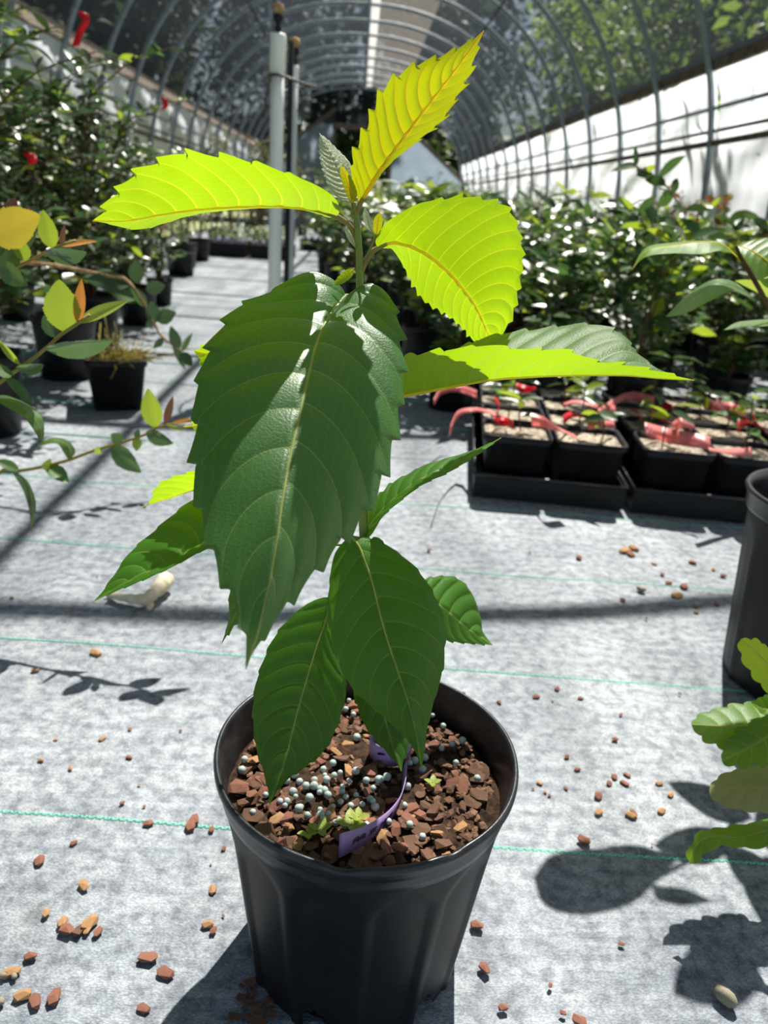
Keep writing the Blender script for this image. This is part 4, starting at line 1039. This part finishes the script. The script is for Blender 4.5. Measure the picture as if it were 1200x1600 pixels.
# --- riser pipes in the aisle
def riser(px, Y, r, ptop, lab, cap, mat, sect):
    b = atY(px, 560, Y); zt = atY(430, ptop, Y)[2]; c = np.array([b[0], Y, 0.0])
    t = thing('irrigation_riser', lab, 'pipe', tuple(c))
    part('pipe', MB().tube([c, c+np.array([0, 0, zt*.8]), c+np.array([0, 0, zt-cap])], r, 20), M[mat], t)
    part('pipe_cap', MB().lathe(c, [(r*1.0, zt-cap), (r*1.16, zt-cap+.004), (r*1.16, zt-.01), (r*1.02, zt), (.001, zt+.002)], 20), M['pvc'], t)
    sp_ = part('sprinkler', MB().lathe(c, [(.010, zt), (.014, zt+.015), (.008, zt+.03), (.020, zt+.045), (.020, zt+.06), (.001, zt+.062)], 12), M['dark_steel'], t)
    part('sprinkler_head', MB().lathe(c, [(.012, zt+.062), (.022, zt+.075), (.018, zt+.095), (.001, zt+.10)], 12), M['cane'], sp_)
    return t, c, zt
r1, c1, z1 = riser(427, 3.35, .0265, 52, 'thick white irrigation riser pipe standing in the aisle', .13, 'pvc', 0)
r2, c2, z2 = riser(450, 3.55, .0165, 100, 'thin grey riser pipe tied beside the thick white one', .05, 'pvc_grey', 0)
t = thing('support_stake', 'dark steel stake between the two riser pipes', 'stake', (c1[0]+.042, 3.44, 0))
part('stake', MB().box((c1[0]+.042, 3.44, .64), (.02, .03, 1.28)), M['dark_steel'], t, smooth=False)
za = atY(450, 128, 3.4)[2]; wirep = []
for k in range(40):
    a = 2*PI*k/39; wirep.append((c1[0]+.045+.095*math.cos(a), 3.45+.165*math.sin(a)*(1 if math.cos(a) > -2 else 1), za+.012*math.sin(2*a)))
mb = MB().tube(wirep, .005, 6)
mb.tube(spline([(c1[0]-.02, 3.305, za), (c1[0]-.035, 3.30, za-.06), (c1[0]-.045, 3.31, za-.14)], 10), .004, 5)
mb.tube(spline([(c2[0]+.02, 3.5, za), (c2[0]+.045, 3.49, za-.06), (c2[0]+.035, 3.5, za-.15)], 10), .004, 5)
top('tie_wire', mb, M['metal_wire'], 'dark wire tie wrapped around the riser pipes', 'wire', origin=(c1[0], 3.45, za))

# ================================================================== RIGHT: BED OF YOUNG PLANTS
GB = 'leafy plants in the bed'
bp = [make_shrub('bed_plant', 'glossy young plant at the front edge of the bed behind the trays', 'plant', 'front row of the bed', 31, .70, .25, 5, 36, .098, (.20, .095, .08), indiv=150, mats=('cam_dark', 'cam_mid', 'cam_light'), pm=(.38, .45, .17), UMs=UML, twigs=2, flat=.5),
      make_shrub('bed_plant', 'glossy leafy young plant inside the bed', 'plant', GB, 32, .72, .26, 5, 36, .095, (.20, .095, .08), mats=('cam_dark', 'cam_mid', 'cam_light'), pm=(.38, .45, .17), T=T_OVAL, twigs=2, flat=.5),
      make_shrub('bed_plant', 'glossy leafy young plant inside the bed', 'plant', GB, 33, .78, .25, 5, 36, .090, (.20, .095, .08), mats=('cam_dark', 'cam_mid', 'cam_light'), pm=(.38, .45, .17), T=T_OVAL, twigs=3, flat=.5),
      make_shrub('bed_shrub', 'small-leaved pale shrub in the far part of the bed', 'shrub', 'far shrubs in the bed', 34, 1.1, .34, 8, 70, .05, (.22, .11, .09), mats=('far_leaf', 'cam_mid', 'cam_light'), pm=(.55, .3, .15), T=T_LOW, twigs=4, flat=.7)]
first = [True]*4
rs = np.random.RandomState(8)
def put(k, x, y, s=1.0):
    rz = rs.uniform(0, 6.3)
    if first[k]: first[k] = False; o = bp[k]; o.location = (x, y, 0); o.rotation_euler = (0, 0, rz); o.scale = (s, s, s)
    else: o = dup(bp[k], (x, y, 0), rz, s)
    return o
def xmin(y): return .36 if y < 3.6 else .36-(min(y, 9.5)-3.6)*.145
for j, y in enumerate(np.arange(2.92, 8.4, .36)):
    for x in np.arange(max(xmin(y), -.4), 2.65, .36 if y < 5 else .44):
        if x > .42+.60*y: continue
        put(0 if j == 0 else rs.choice([1, 2]), min(2.5, x+rs.uniform(-.05, .05)+(.18 if j % 2 else 0)), y+rs.uniform(-.05, .05), rs.uniform(.88, 1.08))
for y in np.arange(8.8, 19, .95):
    for x in np.arange(max(xmin(y), -.4)+.1, 2.6, .62):
        put(3, x+rs.uniform(-.1, .1), y+rs.uniform(-.15, .15), rs.uniform(.8, 1.15))
o = put(1, .98, 2.62, 1.0); o.scale = (.85, .85, 1.18); o['label'] = 'taller upright plant with long lime leaves rising above the bed'; o['group'] = 'taller bed plants'
# rusty dry shrub and weeds by the curtain
cF = make_shrub('rusty_shrub', 'rusty brown dried shrub beside the curtain wall', 'shrub', 'rusty dry shrubs', 41, 1.0, .26, 6, 80, .05, (.2, .1, .08), mats=('brown_brush', 'weed'), pm=(.75, .25), T=T_LOW, twigs=4, flat=.9)
cF.location = (2.05, 4.75, 0); dup(cF, (2.6, 5.0, 0), 2.0, .85)

# ================================================================== TRAYS OF SEEDLING POTS
TRZ = -.13; ux = np.array([math.cos(TRZ), math.sin(TRZ), 0]); uy = np.array([-math.sin(TRZ), math.cos(TRZ), 0])
O0 = ground(738, 776)
def Rz(a): return [[math.cos(a), -math.sin(a), 0], [math.sin(a), math.cos(a), 0], [0, 0, 1]]
rs = np.random.RandomState(14); POTS = []
for ti in range(3):
    o0 = O0+ux*.425*ti; W, D = .405, .76; c = o0+ux*W/2+uy*D/2
    t = thing('nursery_tray', ('black nursery tray at the aisle corner holding square seedling pots', 'black nursery tray of square seedling pots next to the corner tray', 'black nursery tray of square seedling pots beside the tall black pot')[ti], 'tray', (c[0], c[1], 0), 'trays of seedling pots')
    R = Rz(TRZ)
    part('tray_floor', MB().box(c+np.array([0, 0, .006]), (W-.01, D-.01, .006), R), M['black_plastic'], t, smooth=False)
    for s in (-1, 1):
        part('tray_wall', MB().box(c+uy*s*(D/2-.004)+np.array([0, 0, .034]), (W, .006, .060), R), M['black_plastic'], t, smooth=False)
        part('tray_wall', MB().box(c+ux*s*(W/2-.004)+np.array([0, 0, .034]), (.006, D-.016, .060), R), M['black_plastic'], t, smooth=False)
        part('tray_rim', MB().tube([c+uy*s*D/2-ux*W/2+np.array([0, 0, .066]), c+uy*s*D/2+ux*W/2+np.array([0, 0, .066])], .006, 8), M['pot_rim'], t)
        part('tray_rim', MB().tube([c+ux*s*W/2-uy*D/2+np.array([0, 0, .066]), c+ux*s*W/2+uy*D/2+np.array([0, 0, .066])], .006, 8), M['pot_rim'], t)
    for i in range(2):
        for j in range(4):
            if ti == 2 and i == 1: continue
            pc = o0+ux*(.104+.197*i)+uy*(.104+.184*j)+np.array([0, 0, .0095])
            lab = 'square black seedling pot of gritty mix standing in a tray, row %s' % ('next to the aisle', 'second from the aisle', 'third from the aisle', 'against the leafy bed')[j]
            p = thing('seedling_pot', lab, 'potted seedling', tuple(pc), 'seedling pots in trays row %d' % (j+1))
            sq_pot(p, pc, .165, .186, .150, TRZ, 'pale_mix'); POTS.append(pc)
            h = rs.uniform(.05, .16); b = pc+np.array([rs.uniform(-.03, .03), rs.uniform(-.03, .03), .15])
            st = spline([b, b+np.array([rs.uniform(-.01, .01), 0, h*.5]), b+np.array([rs.uniform(-.02, .02), 0, h])], 8)
            part('seedling_stem', MB().tube(st, .0022, 6), M['twig'], p)
            for k in range(rs.randint(6, 11)):
                f = rs.randint(3, 8); a = k*2.4+rs.uniform(-.4, .4); m = rs.choice(['cam_dark', 'cam_mid', 'cam_mid', 'cam_light'])
                o = bpy.data.objects.new('leaf', UM[m]); COL.objects.link(o); o.parent = p
                o.matrix_local = mat4(orient((math.cos(a), math.sin(a), rs.uniform(-.4, .6)), (rs.normal(0, .4), rs.normal(0, .4), 1)), np.array(st[f])-pc, rs.uniform(.05, .075))
TAPES = [([(678, 628), (690, 610), (715, 606), (745, 616)], .2, 'pink', .030), ([(703, 672), (715, 648), (738, 640), (762, 643), (782, 652)], .2, 'pink', .030), ([(772, 622), (780, 634), (776, 652)], .21, 'red', .034),
         ([(772, 655), (788, 658), (802, 664)], .19, 'red', .03), ([(830, 655), (850, 660), (875, 671), (902, 684)], .20, 'pink', .042), ([(878, 634), (900, 628), (930, 634), (962, 641)], .20, 'pink', .03),
         ([(918, 666), (938, 663), (960, 662)], .20, 'pink', .022), ([(880, 656), (893, 648), (908, 650)], .20, 'red', .032), ([(935, 642), (955, 630), (985, 619), (1022, 627)], .21, 'pink', .036),
         ([(1008, 670), (1040, 680), (1075, 686), (1110, 692)], .20, 'pink', .042), ([(1016, 644), (1032, 652), (1050, 662)], .20, 'pink', .034), ([(1034, 645), (1042, 634), (1052, 640)], .21, 'red', .034),
         ([(1098, 632), (1118, 636), (1140, 652)], .20, 'pink', .034), ([(1152, 668), (1166, 658), (1180, 664)], .20, 'red', .034), ([(1108, 702), (1140, 706), (1175, 706)], .195, 'pink', .028), ([(1120, 628), (1145, 636), (1165, 646)], .22, 'pink', .03),
         ([(806, 604), (822, 608), (838, 606)], .21, 'red', .03), ([(985, 640), (996, 644), (1002, 654)], .20, 'red', .03), ([(1052, 668), (1066, 660), (1084, 664)], .20, 'pink', .034), ([(1176, 650), (1190, 668), (1215, 690)], .2, 'red', .036)]
for k, (pts, z, m, wd0) in enumerate(TAPES):
    n = 16; pth = spline([ground(a, b, z+.012*math.sin(i*2.0+k)) for i, (a, b) in enumerate(pts)], n)
    s = spline(np.array([[0, 0, 0], [1, 1, 1]]), n)[:, 0]
    wds = [np.array([.15*math.sin(k), .8+.2*math.cos(k*1.7+t_*2), .55+.5*math.sin(k*2.1+t_*3)]) for t_ in s]
    place_ = ('near the aisle corner', 'in the middle of the trays', 'towards the tall black pot')[0 if pts[0][0] < 810 else (1 if pts[0][0] < 1010 else 2)]
    top('label_tape', ribbon(pth, wds, wd0, .0008), M[m], '%s plastic tape label lying over the seedling pots %s' % (m if m == 'red' else 'faded pink', place_), 'tape label', group='%s tapes %s' % (m, place_))

# ================================================================== NEAR BRANCHES, LEFT
def hero2(t, mid, left, right, mat, face=1, mr=.0009, mrm='midrib_top', name='leaf', **kw):
    m3 = P3(mid); l3 = P3([mid[0]]+left+[mid[-1]]); r3 = P3([mid[0]]+right+[mid[-1]])
    V, Fc, vein, Mi = rail_leaf(m3, l3, r3, face=face, **kw)
    o = link(name, mesh_np(name, V, Fc, vein, ORG[t.name]), M[mat], t); ORG[o.name] = ORG[t.name]
    line = spline(Mi, 24); part('midrib', MB().tube(line, mr*np.linspace(1, .3, 24), 6), M[mrm], o); return o
T_FINE = small_leaf(.5, .14, .10, 10, teeth=22, nt=3)
T_FLAT = small_leaf(.66, .05, .02, 10, teeth=22, nt=3); T_NARROW = small_leaf(.26, .2, .06, 10, nt=3); T_CURVE = small_leaf(.36, .14, .45, 12, nt=3)
def leaf_px(t, base, tip, mat, T=T_FINE, roll=0.0, up=None, name='leaf'):
    a, b = atY(*base), atY(*tip); d = b-a; s = np.linalg.norm(d)
    n = (CAM-a)/np.linalg.norm(CAM-a) if up is None else np.array(up, float)
    x = d/s; n = n-x*(n@x); n /= np.linalg.norm(n); y = np.cross(n, x); n = n*math.cos(roll)+y*math.sin(roll)
    V = T[0]*s @ orient(d, n).T+a
    if T is T_CURVE: V = V+np.outer(T[0][:, 0]**2, -orient(d, n)[:, 2]*(-.45*s))
    o = link(name, mesh_np(name, V, T[1], T[2], ORG[t.name]), M[mat], t); ORG[o.name] = ORG[t.name]; return o
lp = thing('camellia_shrub', 'camellia with toothed lime and orange young leaves arching over the fabric', 'shrub', (-1.02, 1.12, 0))
round_pot(lp, (-1.02, 1.12, 0), .24, .13, .105)
root = np.array([-1.02, 1.12, .2])
def twig(t, pts, r0, r1, root_pt=None, mat='green_twig', via=None):
    P = P3(pts)
    if root_pt is not None: P = np.vstack([[root_pt], [via] if via is not None else np.zeros((0, 3)), P])
    return part('branch', MB().tube(spline(P, 40), np.linspace(r0, r1, 40), 8), M[mat], t)
Y1 = 1.06
twig(lp, [(-40, 452, Y1), (0, 430, Y1), (40, 411, Y1), (85, 387, Y1), (118, 376, Y1)], .005, .0018, root, via=np.array([-.86, 1.08, .42]))
leaf_px(lp, (5, 385, Y1), (20, 306, Y1+.01), 'cam_bronze', roll=.5)
leaf_px(lp, (-14, 372, Y1-.02), (62, 336, Y1-.03), 'cam_yellow', T_FLAT, roll=.3)
leaf_px(lp, (82, 388, Y1), (66, 329, Y1-.01), 'cam_light', T_FINE, roll=.2)
leaf_px(lp, (0, 400, Y1-.01), (66, 345, Y1+.03), 'cam_mid', T_FINE, roll=-.7)
leaf_px(lp, (40, 408, Y1), (28, 372, Y1-.01), 'cam_light', T_FLAT, roll=.2)
leaf_px(lp, (95, 384, Y1), (101, 350, Y1), 'cam_bronze', T_NARROW)
leaf_px(lp, (92, 386, Y1), (152, 374, Y1+.02), 'cam_orange', T_NARROW, roll=.9)
leaf_px(lp, (30, 414, Y1), (-20, 375, Y1), 'cam_mid', T_FLAT, roll=-.3)
leaf_px(lp, (72, 398, Y1), (132, 400, Y1-.03), 'cam_dark', T_FINE, roll=-.9)
leaf_px(lp, (0, 415, Y1-.02), (38, 445, Y1-.05), 'cam_mid', T_FINE, roll=-.4)
Y2 = .96
twig(lp, [(-40, 628, Y2), (0, 597, Y2), (60, 554, Y2), (100, 519, Y2), (128, 502, Y2), (140, 492, Y2)], .005, .0020, root, via=np.array([-.80, 1.04, .36]))
leaf_px(lp, (101, 518, Y2), (92, 437, Y2-.01), 'cam_light', T_FLAT, roll=.15)
leaf_px(lp, (122, 506, Y2), (127, 436, Y2), 'cam_orange', T_NARROW, roll=.1)
leaf_px(lp, (122, 505, Y2), (199, 468, Y2+.02), 'cam_bronze' if False else 'oakish', T_NARROW, roll=.5)
leaf_px(lp, (72, 546, Y2), (175, 541, Y2-.01), 'cam_mid', T_FINE, roll=-1.05)
leaf_px(lp, (88, 528, Y2), (72, 478, Y2+.03), 'cam_dark', T_FINE, roll=.3)
leaf_px(lp, (32, 570, Y2), (-6, 530, Y2), 'cam_light', T_NARROW, roll=.6)
leaf_px(lp, (28, 578, Y2), (66, 574, Y2-.02), 'cam_mid', T_FINE, roll=-.9)
leaf_px(lp, (10, 588, Y2), (52, 632, Y2-.02), 'cam_mid', T_NARROW, roll=.3)
leaf_px(lp, (20, 585, Y2-.01), (-20, 572, Y2-.03), 'cam_mid', T_FLAT, roll=-.8)
hero2(lp, [(-15, 620, Y2), (20, 628, Y2-.01), (45, 645, Y2-.025), (62, 668, Y2-.03), (66, 692, Y2-.03)], [(10, 618, Y2+.015), (45, 633, Y2), (66, 652, Y2-.015), (69, 676, Y2-.025)], [(10, 636, Y2-.02), (35, 650, Y2-.035), (50, 668, Y2-.04), (60, 684, Y2-.035)], 'cam_mid', teeth=10, tooth=.0004, veins=8, NU=60, NT=8, quilt=.0003, vw=.0005)
Y3 = 1.25
twig(lp, [(-40, 752, Y3), (0, 734, Y3), (35, 735, Y3), (100, 721, Y3), (150, 703, Y3), (220, 682, Y3), (248, 667, Y3), (300, 657, Y3), (345, 640, Y3)], .005, .0018, root, via=np.array([-.85, 1.2, .28]))
leaf_px(lp, (243, 668, Y3), (230, 609, Y3-.01), 'cam_light', T_FINE, roll=.25)
leaf_px(lp, (258, 663, Y3), (270, 619, Y3), 'cam_bronze', T_NARROW, roll=.1)
leaf_px(lp, (175, 697, Y3), (217, 738, Y3-.03), 'cam_mid', T_FINE, roll=-.4)
leaf_px(lp, (228, 676, Y3), (268, 694, Y3-.02), 'cam_mid', T_FINE, roll=-.5)
leaf_px(lp, (258, 664, Y3), (292, 672, Y3-.01), 'oakish', T_NARROW, roll=-.9)
leaf_px(lp, (190, 690, Y3), (174, 678, Y3-.02), 'cam_mid', T_FLAT)
leaf_px(lp, (215, 683, Y3), (213, 705, Y3-.01), 'oakish', T_FLAT)
leaf_px(lp, (212, 684, Y3), (217, 671, Y3), 'cam_dark', T_FLAT)
leaf_px(lp, (158, 701, Y3), (148, 708, Y3-.02), 'oakish', T_FLAT)
leaf_px(lp, (75, 728, Y3), (106, 752, Y3-.03), 'cam_mid', T_FINE, roll=.4)
leaf_px(lp, (80, 726, Y3), (66, 726, Y3-.03), 'oakish', T_FLAT, roll=.4)
leaf_px(lp, (30, 735, Y3), (-8, 718, Y3-.02), 'cam_mid', T_FINE, roll=-.7)
hero2(lp, [(108, 720, Y3), (108, 700, Y3-.01), (90, 688, Y3-.02), (70, 690, Y3-.03), (55, 704, Y3-.04)], [(118, 705, Y3+.01), (105, 688, Y3+.01), (82, 684, Y3-.01), (62, 694, Y3-.03)], [(100, 708, Y3-.02), (90, 694, Y3-.035), (74, 694, Y3-.045), (58, 700, Y3-.045)], 'cam_mid', teeth=8, tooth=.0004, veins=8, NU=50, NT=8, quilt=.0003, vw=.0005)
hero2(lp, [(20, 738, Y3), (34, 748, Y3-.01), (47, 770, Y3-.02), (52, 798, Y3-.025), (48, 828, Y3-.025)], [(30, 740, Y3+.01), (46, 756, Y3), (56, 785, Y3-.015), (54, 812, Y3-.02)], [(24, 746, Y3-.02), (36, 766, Y3-.03), (45, 795, Y3-.035), (47, 815, Y3-.03)], 'cam_dark', teeth=8, tooth=.0004, veins=8, NU=50, NT=8, quilt=.0003, vw=.0005)
for a, b, m, T, ro in (((340, 642), (372, 585), 'cam_mid', T_FLAT, .3), ((345, 640), (392, 622), 'cam_mid', T_FINE, .2), ((335, 645), (318, 592), 'cam_mid', T_FLAT, .2), ((310, 652), (345, 690), 'cam_mid', T_FLAT, -.4), ((268, 662), (312, 655), 'cam_orange', T_NARROW, .9), ((350, 638), (400, 655), 'cam_mid', T_FINE, -.3)):
    leaf_px(lp, (*a, Y3), (*b, Y3), m, T, roll=ro)
# arching dry cane with hanging leaves
cb = np.array([-1.0, 2.2, .23])
ac = thing('arching_cane', 'dry tan cane with drooping dark leaves arching beside the square pot', 'branch', (-1.0, 2.2, .2)); YC = 2.0
twig(ac, [(178, 432, YC), (205, 446, YC), (225, 474, YC), (240, 502, YC), (252, 525, YC), (284, 549, YC)], .006, .003, cb, mat='cane', via=np.array([-.92, 2.1, .50]))
for a, b, m, T, ro in (((205, 447), (132, 432), 'cam_dark', T_FINE, -.6), ((222, 470), (165, 448), 'cam_mid', T_FINE, -.5), ((228, 480), (205, 445), 'cam_mid', T_FINE, -.6), ((228, 452), (258, 446), 'cam_dark', T_FLAT, .1), ((212, 442), (214, 405), 'cam_dark', T_FLAT, .3),
                       ((242, 505), (236, 470), 'cam_dark', T_FLAT, .2), ((240, 500), (228, 512), 'cam_dark', T_FLAT, .2), ((244, 500), (275, 488), 'cam_dark', T_FLAT, .2), ((270, 535), (290, 578), 'cam_mid', T_NARROW, .2), ((280, 545), (266, 510), 'cam_dark', T_FINE, .3), ((284, 549), (300, 520), 'cam_mid', T_NARROW, .3), ((284, 550), (300, 572), 'cam_dark', T_FLAT, .3), ((255, 528), (240, 545), 'cam_dark', T_FINE, .3)):
    leaf_px(ac, (*a, YC), (*b, YC-.01), m, T, roll=ro)

# ================================================================== RIGHT FOREGROUND
RP = np.array([.812, 1.12, 0])
rp = thing('potted_magnolia', 'tall black nursery pot with long smooth-leaved branch beside the trays', 'potted plant', tuple(RP))
ro_ = part('pot', pot_body(RP, .335, .148, .125, 12, seg=96, rows=24, holes=False, ztop=.9), M['black_plastic'], rp)
part('pot_rim', MB().lathe(RP, [(.148, .298), (.153, .300), (.156, .306), (.156, .325), (.160, .328), (.162, .333), (.160, .337), (.154, .336), (.150, .32), (.144, .27)], 72), M['pot_rim'], ro_)
part('soil', MB().lathe(RP, [(.0001, .295), (.08, .296), (.148, .29)], 32), M['soil'], rp)
YR = 1.10
twig(rp, [(1225, 540, YR), (1200, 478, YR), (1180, 440, YR), (1162, 410, YR), (1151, 384, YR)], .006, .003, np.array([.82, 1.12, .28]), mat='twig', via=np.array([.69, 1.12, .46]))
KW = dict(teeth=6, tooth=.0002, veins=9, NU=80, NT=12, quilt=.0006, vw=.0006)
hero2(rp, [(1162, 412, YR), (1146, 396, YR), (1128, 381, YR), (1095, 378, YR-.005), (1050, 384, YR-.01), (1010, 392, YR-.015), (985, 425, YR-.02)], [(1135, 392, YR-.03), (1095, 397, YR-.05), (1050, 396, YR-.055), (1008, 402, YR-.045)], [(1128, 380, YR+.03), (1095, 376, YR+.05), (1050, 379, YR+.05), (1008, 388, YR+.03)], 'oakish', mrm='midrib', face=-1, **KW)
hero2(rp, [(1152, 383, YR), (1175, 392, YR-.02), (1205, 412, YR-.04), (1235, 445, YR-.05)], [(1165, 377, YR), (1200, 372, YR), (1235, 385, YR-.02), (1248, 420, YR-.04)], [(1160, 400, YR-.03), (1180, 428, YR-.05), (1196, 448, YR-.06), (1218, 455, YR-.06)], 'oakish', mrm='midrib', face=-1, **KW)
hero2(rp, [(1178, 468, YR), (1160, 452, YR), (1120, 444, YR), (1080, 466, YR-.01), (1040, 495, YR-.02)], [(1150, 442, YR+.02), (1118, 436, YR+.03), (1085, 452, YR+.02), (1058, 476, YR)], [(1145, 456, YR-.03), (1110, 470, YR-.05), (1080, 486, YR-.05), (1055, 494, YR-.04)], 'cam_mid', mrm='midrib_top', **KW)
hero2(rp, [(1245, 500, YR), (1200, 503, YR), (1165, 506, YR), (1130, 516, YR-.01)], [(1215, 498, YR+.03), (1180, 500, YR+.03), (1150, 504, YR+.015)], [(1210, 508, YR-.03), (1175, 511, YR-.03), (1148, 514, YR-.02)], 'cam_mid', **KW)
# leaves of the same branch outside the picture, whose shadows fall on the fabric
twig(rp, [(1225, 540, YR), (1270, 470, YR), (1320, 430, YR)], .004, .002, mat='twig')
for p, d, s in (((.60, 1.0, .69), (-.75, -.35, -.1), .125), ((.62, 1.10, .60), (.3, -.5, .2), .12), ((.66, 1.06, .56), (-.3, -.6, .1), .12), ((.70, 1.12, .5), (-.2, -.7, .1), .12), ((.72, 1.05, .62), (.4, -.6, 0), .12), ((.68, 1.16, .62), (-.5, .5, .2), .12), ((.72, 1.0, .52), (.2, -.6, 0), .12), ((.75, 1.1, .46), (-.2, -.7, .3), .12)):
    R = orient(d, (.2, .5, 1)); V = small_leaf(.5, .08, .05, 10, nt=3); o = link('leaf', mesh_np('leaf', V[0]*s @ R.T+np.array(p), V[1], V[2], tuple(RP)), M['oakish'], rp)
    part('petiole', MB().tube([np.array(p), np.array(p)+(np.array([.69, 1.08, p[2]-.06])-np.array(p))*.9], .0016, 5), M['twig'], o)

# lobed-leaf plant at the edge
LP = np.array([.70, .74, 0])
ob = thing('lobed_leaf_plant', 'low plant with wavy lobed leaves in front of the tall black pot', 'potted plant', tuple(LP))
round_pot(ob, LP, .14, .085, .068)
lr = np.array([.70, .74, .12])
part('stem', MB().tube(spline([lr, (.69, .735, .22), (.675, .73, .33)], 10), np.linspace(.005, .003, 10), 7), M['twig'], ob)
YL = .73
KL = dict(NU=110, NT=12, round_teeth=True, vw=.0007, quilt=.0008, tooth_from=.02)
def lobed(mid, left, right, mat, face=1, teeth=7, tooth=.005, att=.25, **k):
    kw = dict(KL); kw.update(k)
    o = hero2(ob, mid, left, right, mat, face=face, teeth=teeth, tooth=tooth, veins=7, mrm='midrib_top', **kw)
    a = atY(*mid[0]); b = np.array([.683, .733, att]); part('petiole', MB().tube(spline([b, (a+b)/2+np.array([0, 0, .01]), a], 10), .0015, 6), M['green_twig'], o)
lobed([(1255, 1105, YL), (1215, 1055, YL), (1185, 1022, YL), (1158, 998, YL)], [(1235, 1065, YL+.01), (1210, 1025, YL+.015), (1185, 1000, YL+.01)], [(1235, 1110, YL-.02), (1195, 1078, YL-.02), (1168, 1045, YL-.015), (1154, 1015, YL-.005)], 'oak_lime', face=-1, att=.27)
lobed([(1240, 1130, YL-.02), (1190, 1135, YL-.02), (1135, 1135, YL-.02), (1080, 1132, YL-.02)], [(1200, 1100, YL+.02), (1160, 1098, YL+.02), (1115, 1108, YL+.01), (1090, 1118, YL)], [(1200, 1165, YL-.04), (1150, 1170, YL-.04), (1115, 1165, YL-.03), (1090, 1148, YL-.025)], 'oakish', att=.24)
lobed([(1270, 1100, YL-.05), (1215, 1140, YL-.05), (1170, 1168, YL-.05), (1128, 1190, YL-.05)], [(1225, 1110, YL-.03), (1180, 1125, YL-.03), (1145, 1145, YL-.035), (1130, 1172, YL-.045)], [(1240, 1175, YL-.07), (1195, 1195, YL-.07), (1155, 1198, YL-.06), (1135, 1196, YL-.055)], 'oakish', tooth=.006, att=.25)
lobed([(1290, 1225, YL-.06), (1220, 1228, YL-.06), (1160, 1232, YL-.06), (1108, 1236, YL-.06)], [(1240, 1198, YL-.03), (1190, 1196, YL-.03), (1140, 1205, YL-.04), (1115, 1220, YL-.05)], [(1240, 1262, YL-.08), (1190, 1270, YL-.085), (1140, 1262, YL-.08), (1115, 1250, YL-.07)], 'oak_pink', tooth=.0025, att=.2)
lobed([(1300, 1270, YL-.07), (1220, 1290, YL-.08), (1160, 1308, YL-.085), (1118, 1306, YL-.09), (1090, 1318, YL-.10), (1078, 1350, YL-.105)], [(1240, 1268, YL-.05), (1180, 1284, YL-.055), (1130, 1292, YL-.07), (1095, 1300, YL-.09), (1074, 1328, YL-.10)], [(1240, 1312, YL-.09), (1180, 1326, YL-.10), (1135, 1322, YL-.10), (1108, 1330, YL-.11), (1092, 1346, YL-.11)], 'oakish', tooth=.0035, att=.17)
lobed([(1270, 1085, YL), (1235, 1095, YL), (1200, 1108, YL), (1172, 1098, YL)], [(1235, 1080, YL+.01), (1200, 1085, YL+.01)], [(1235, 1112, YL-.01), (1200, 1120, YL-.01)], 'oakish', tooth=.002, att=.26)
for k in range(9):                                   # the rest of the plant, beyond the picture edge
    a = rs.uniform(-1.2, 1.2); p = np.array([.70, .74, .16+.02*k]); d = np.array([math.cos(a), math.sin(a), rs.uniform(-.1, .4)])
    V = small_leaf(.5, .08, .1, 10, teeth=8, nt=3); R = orient(d, (0, 0, 1)); link('leaf', mesh_np('leaf', V[0]*.11 @ R.T+p, V[1], V[2], tuple(LP)), M['oakish'], ob)
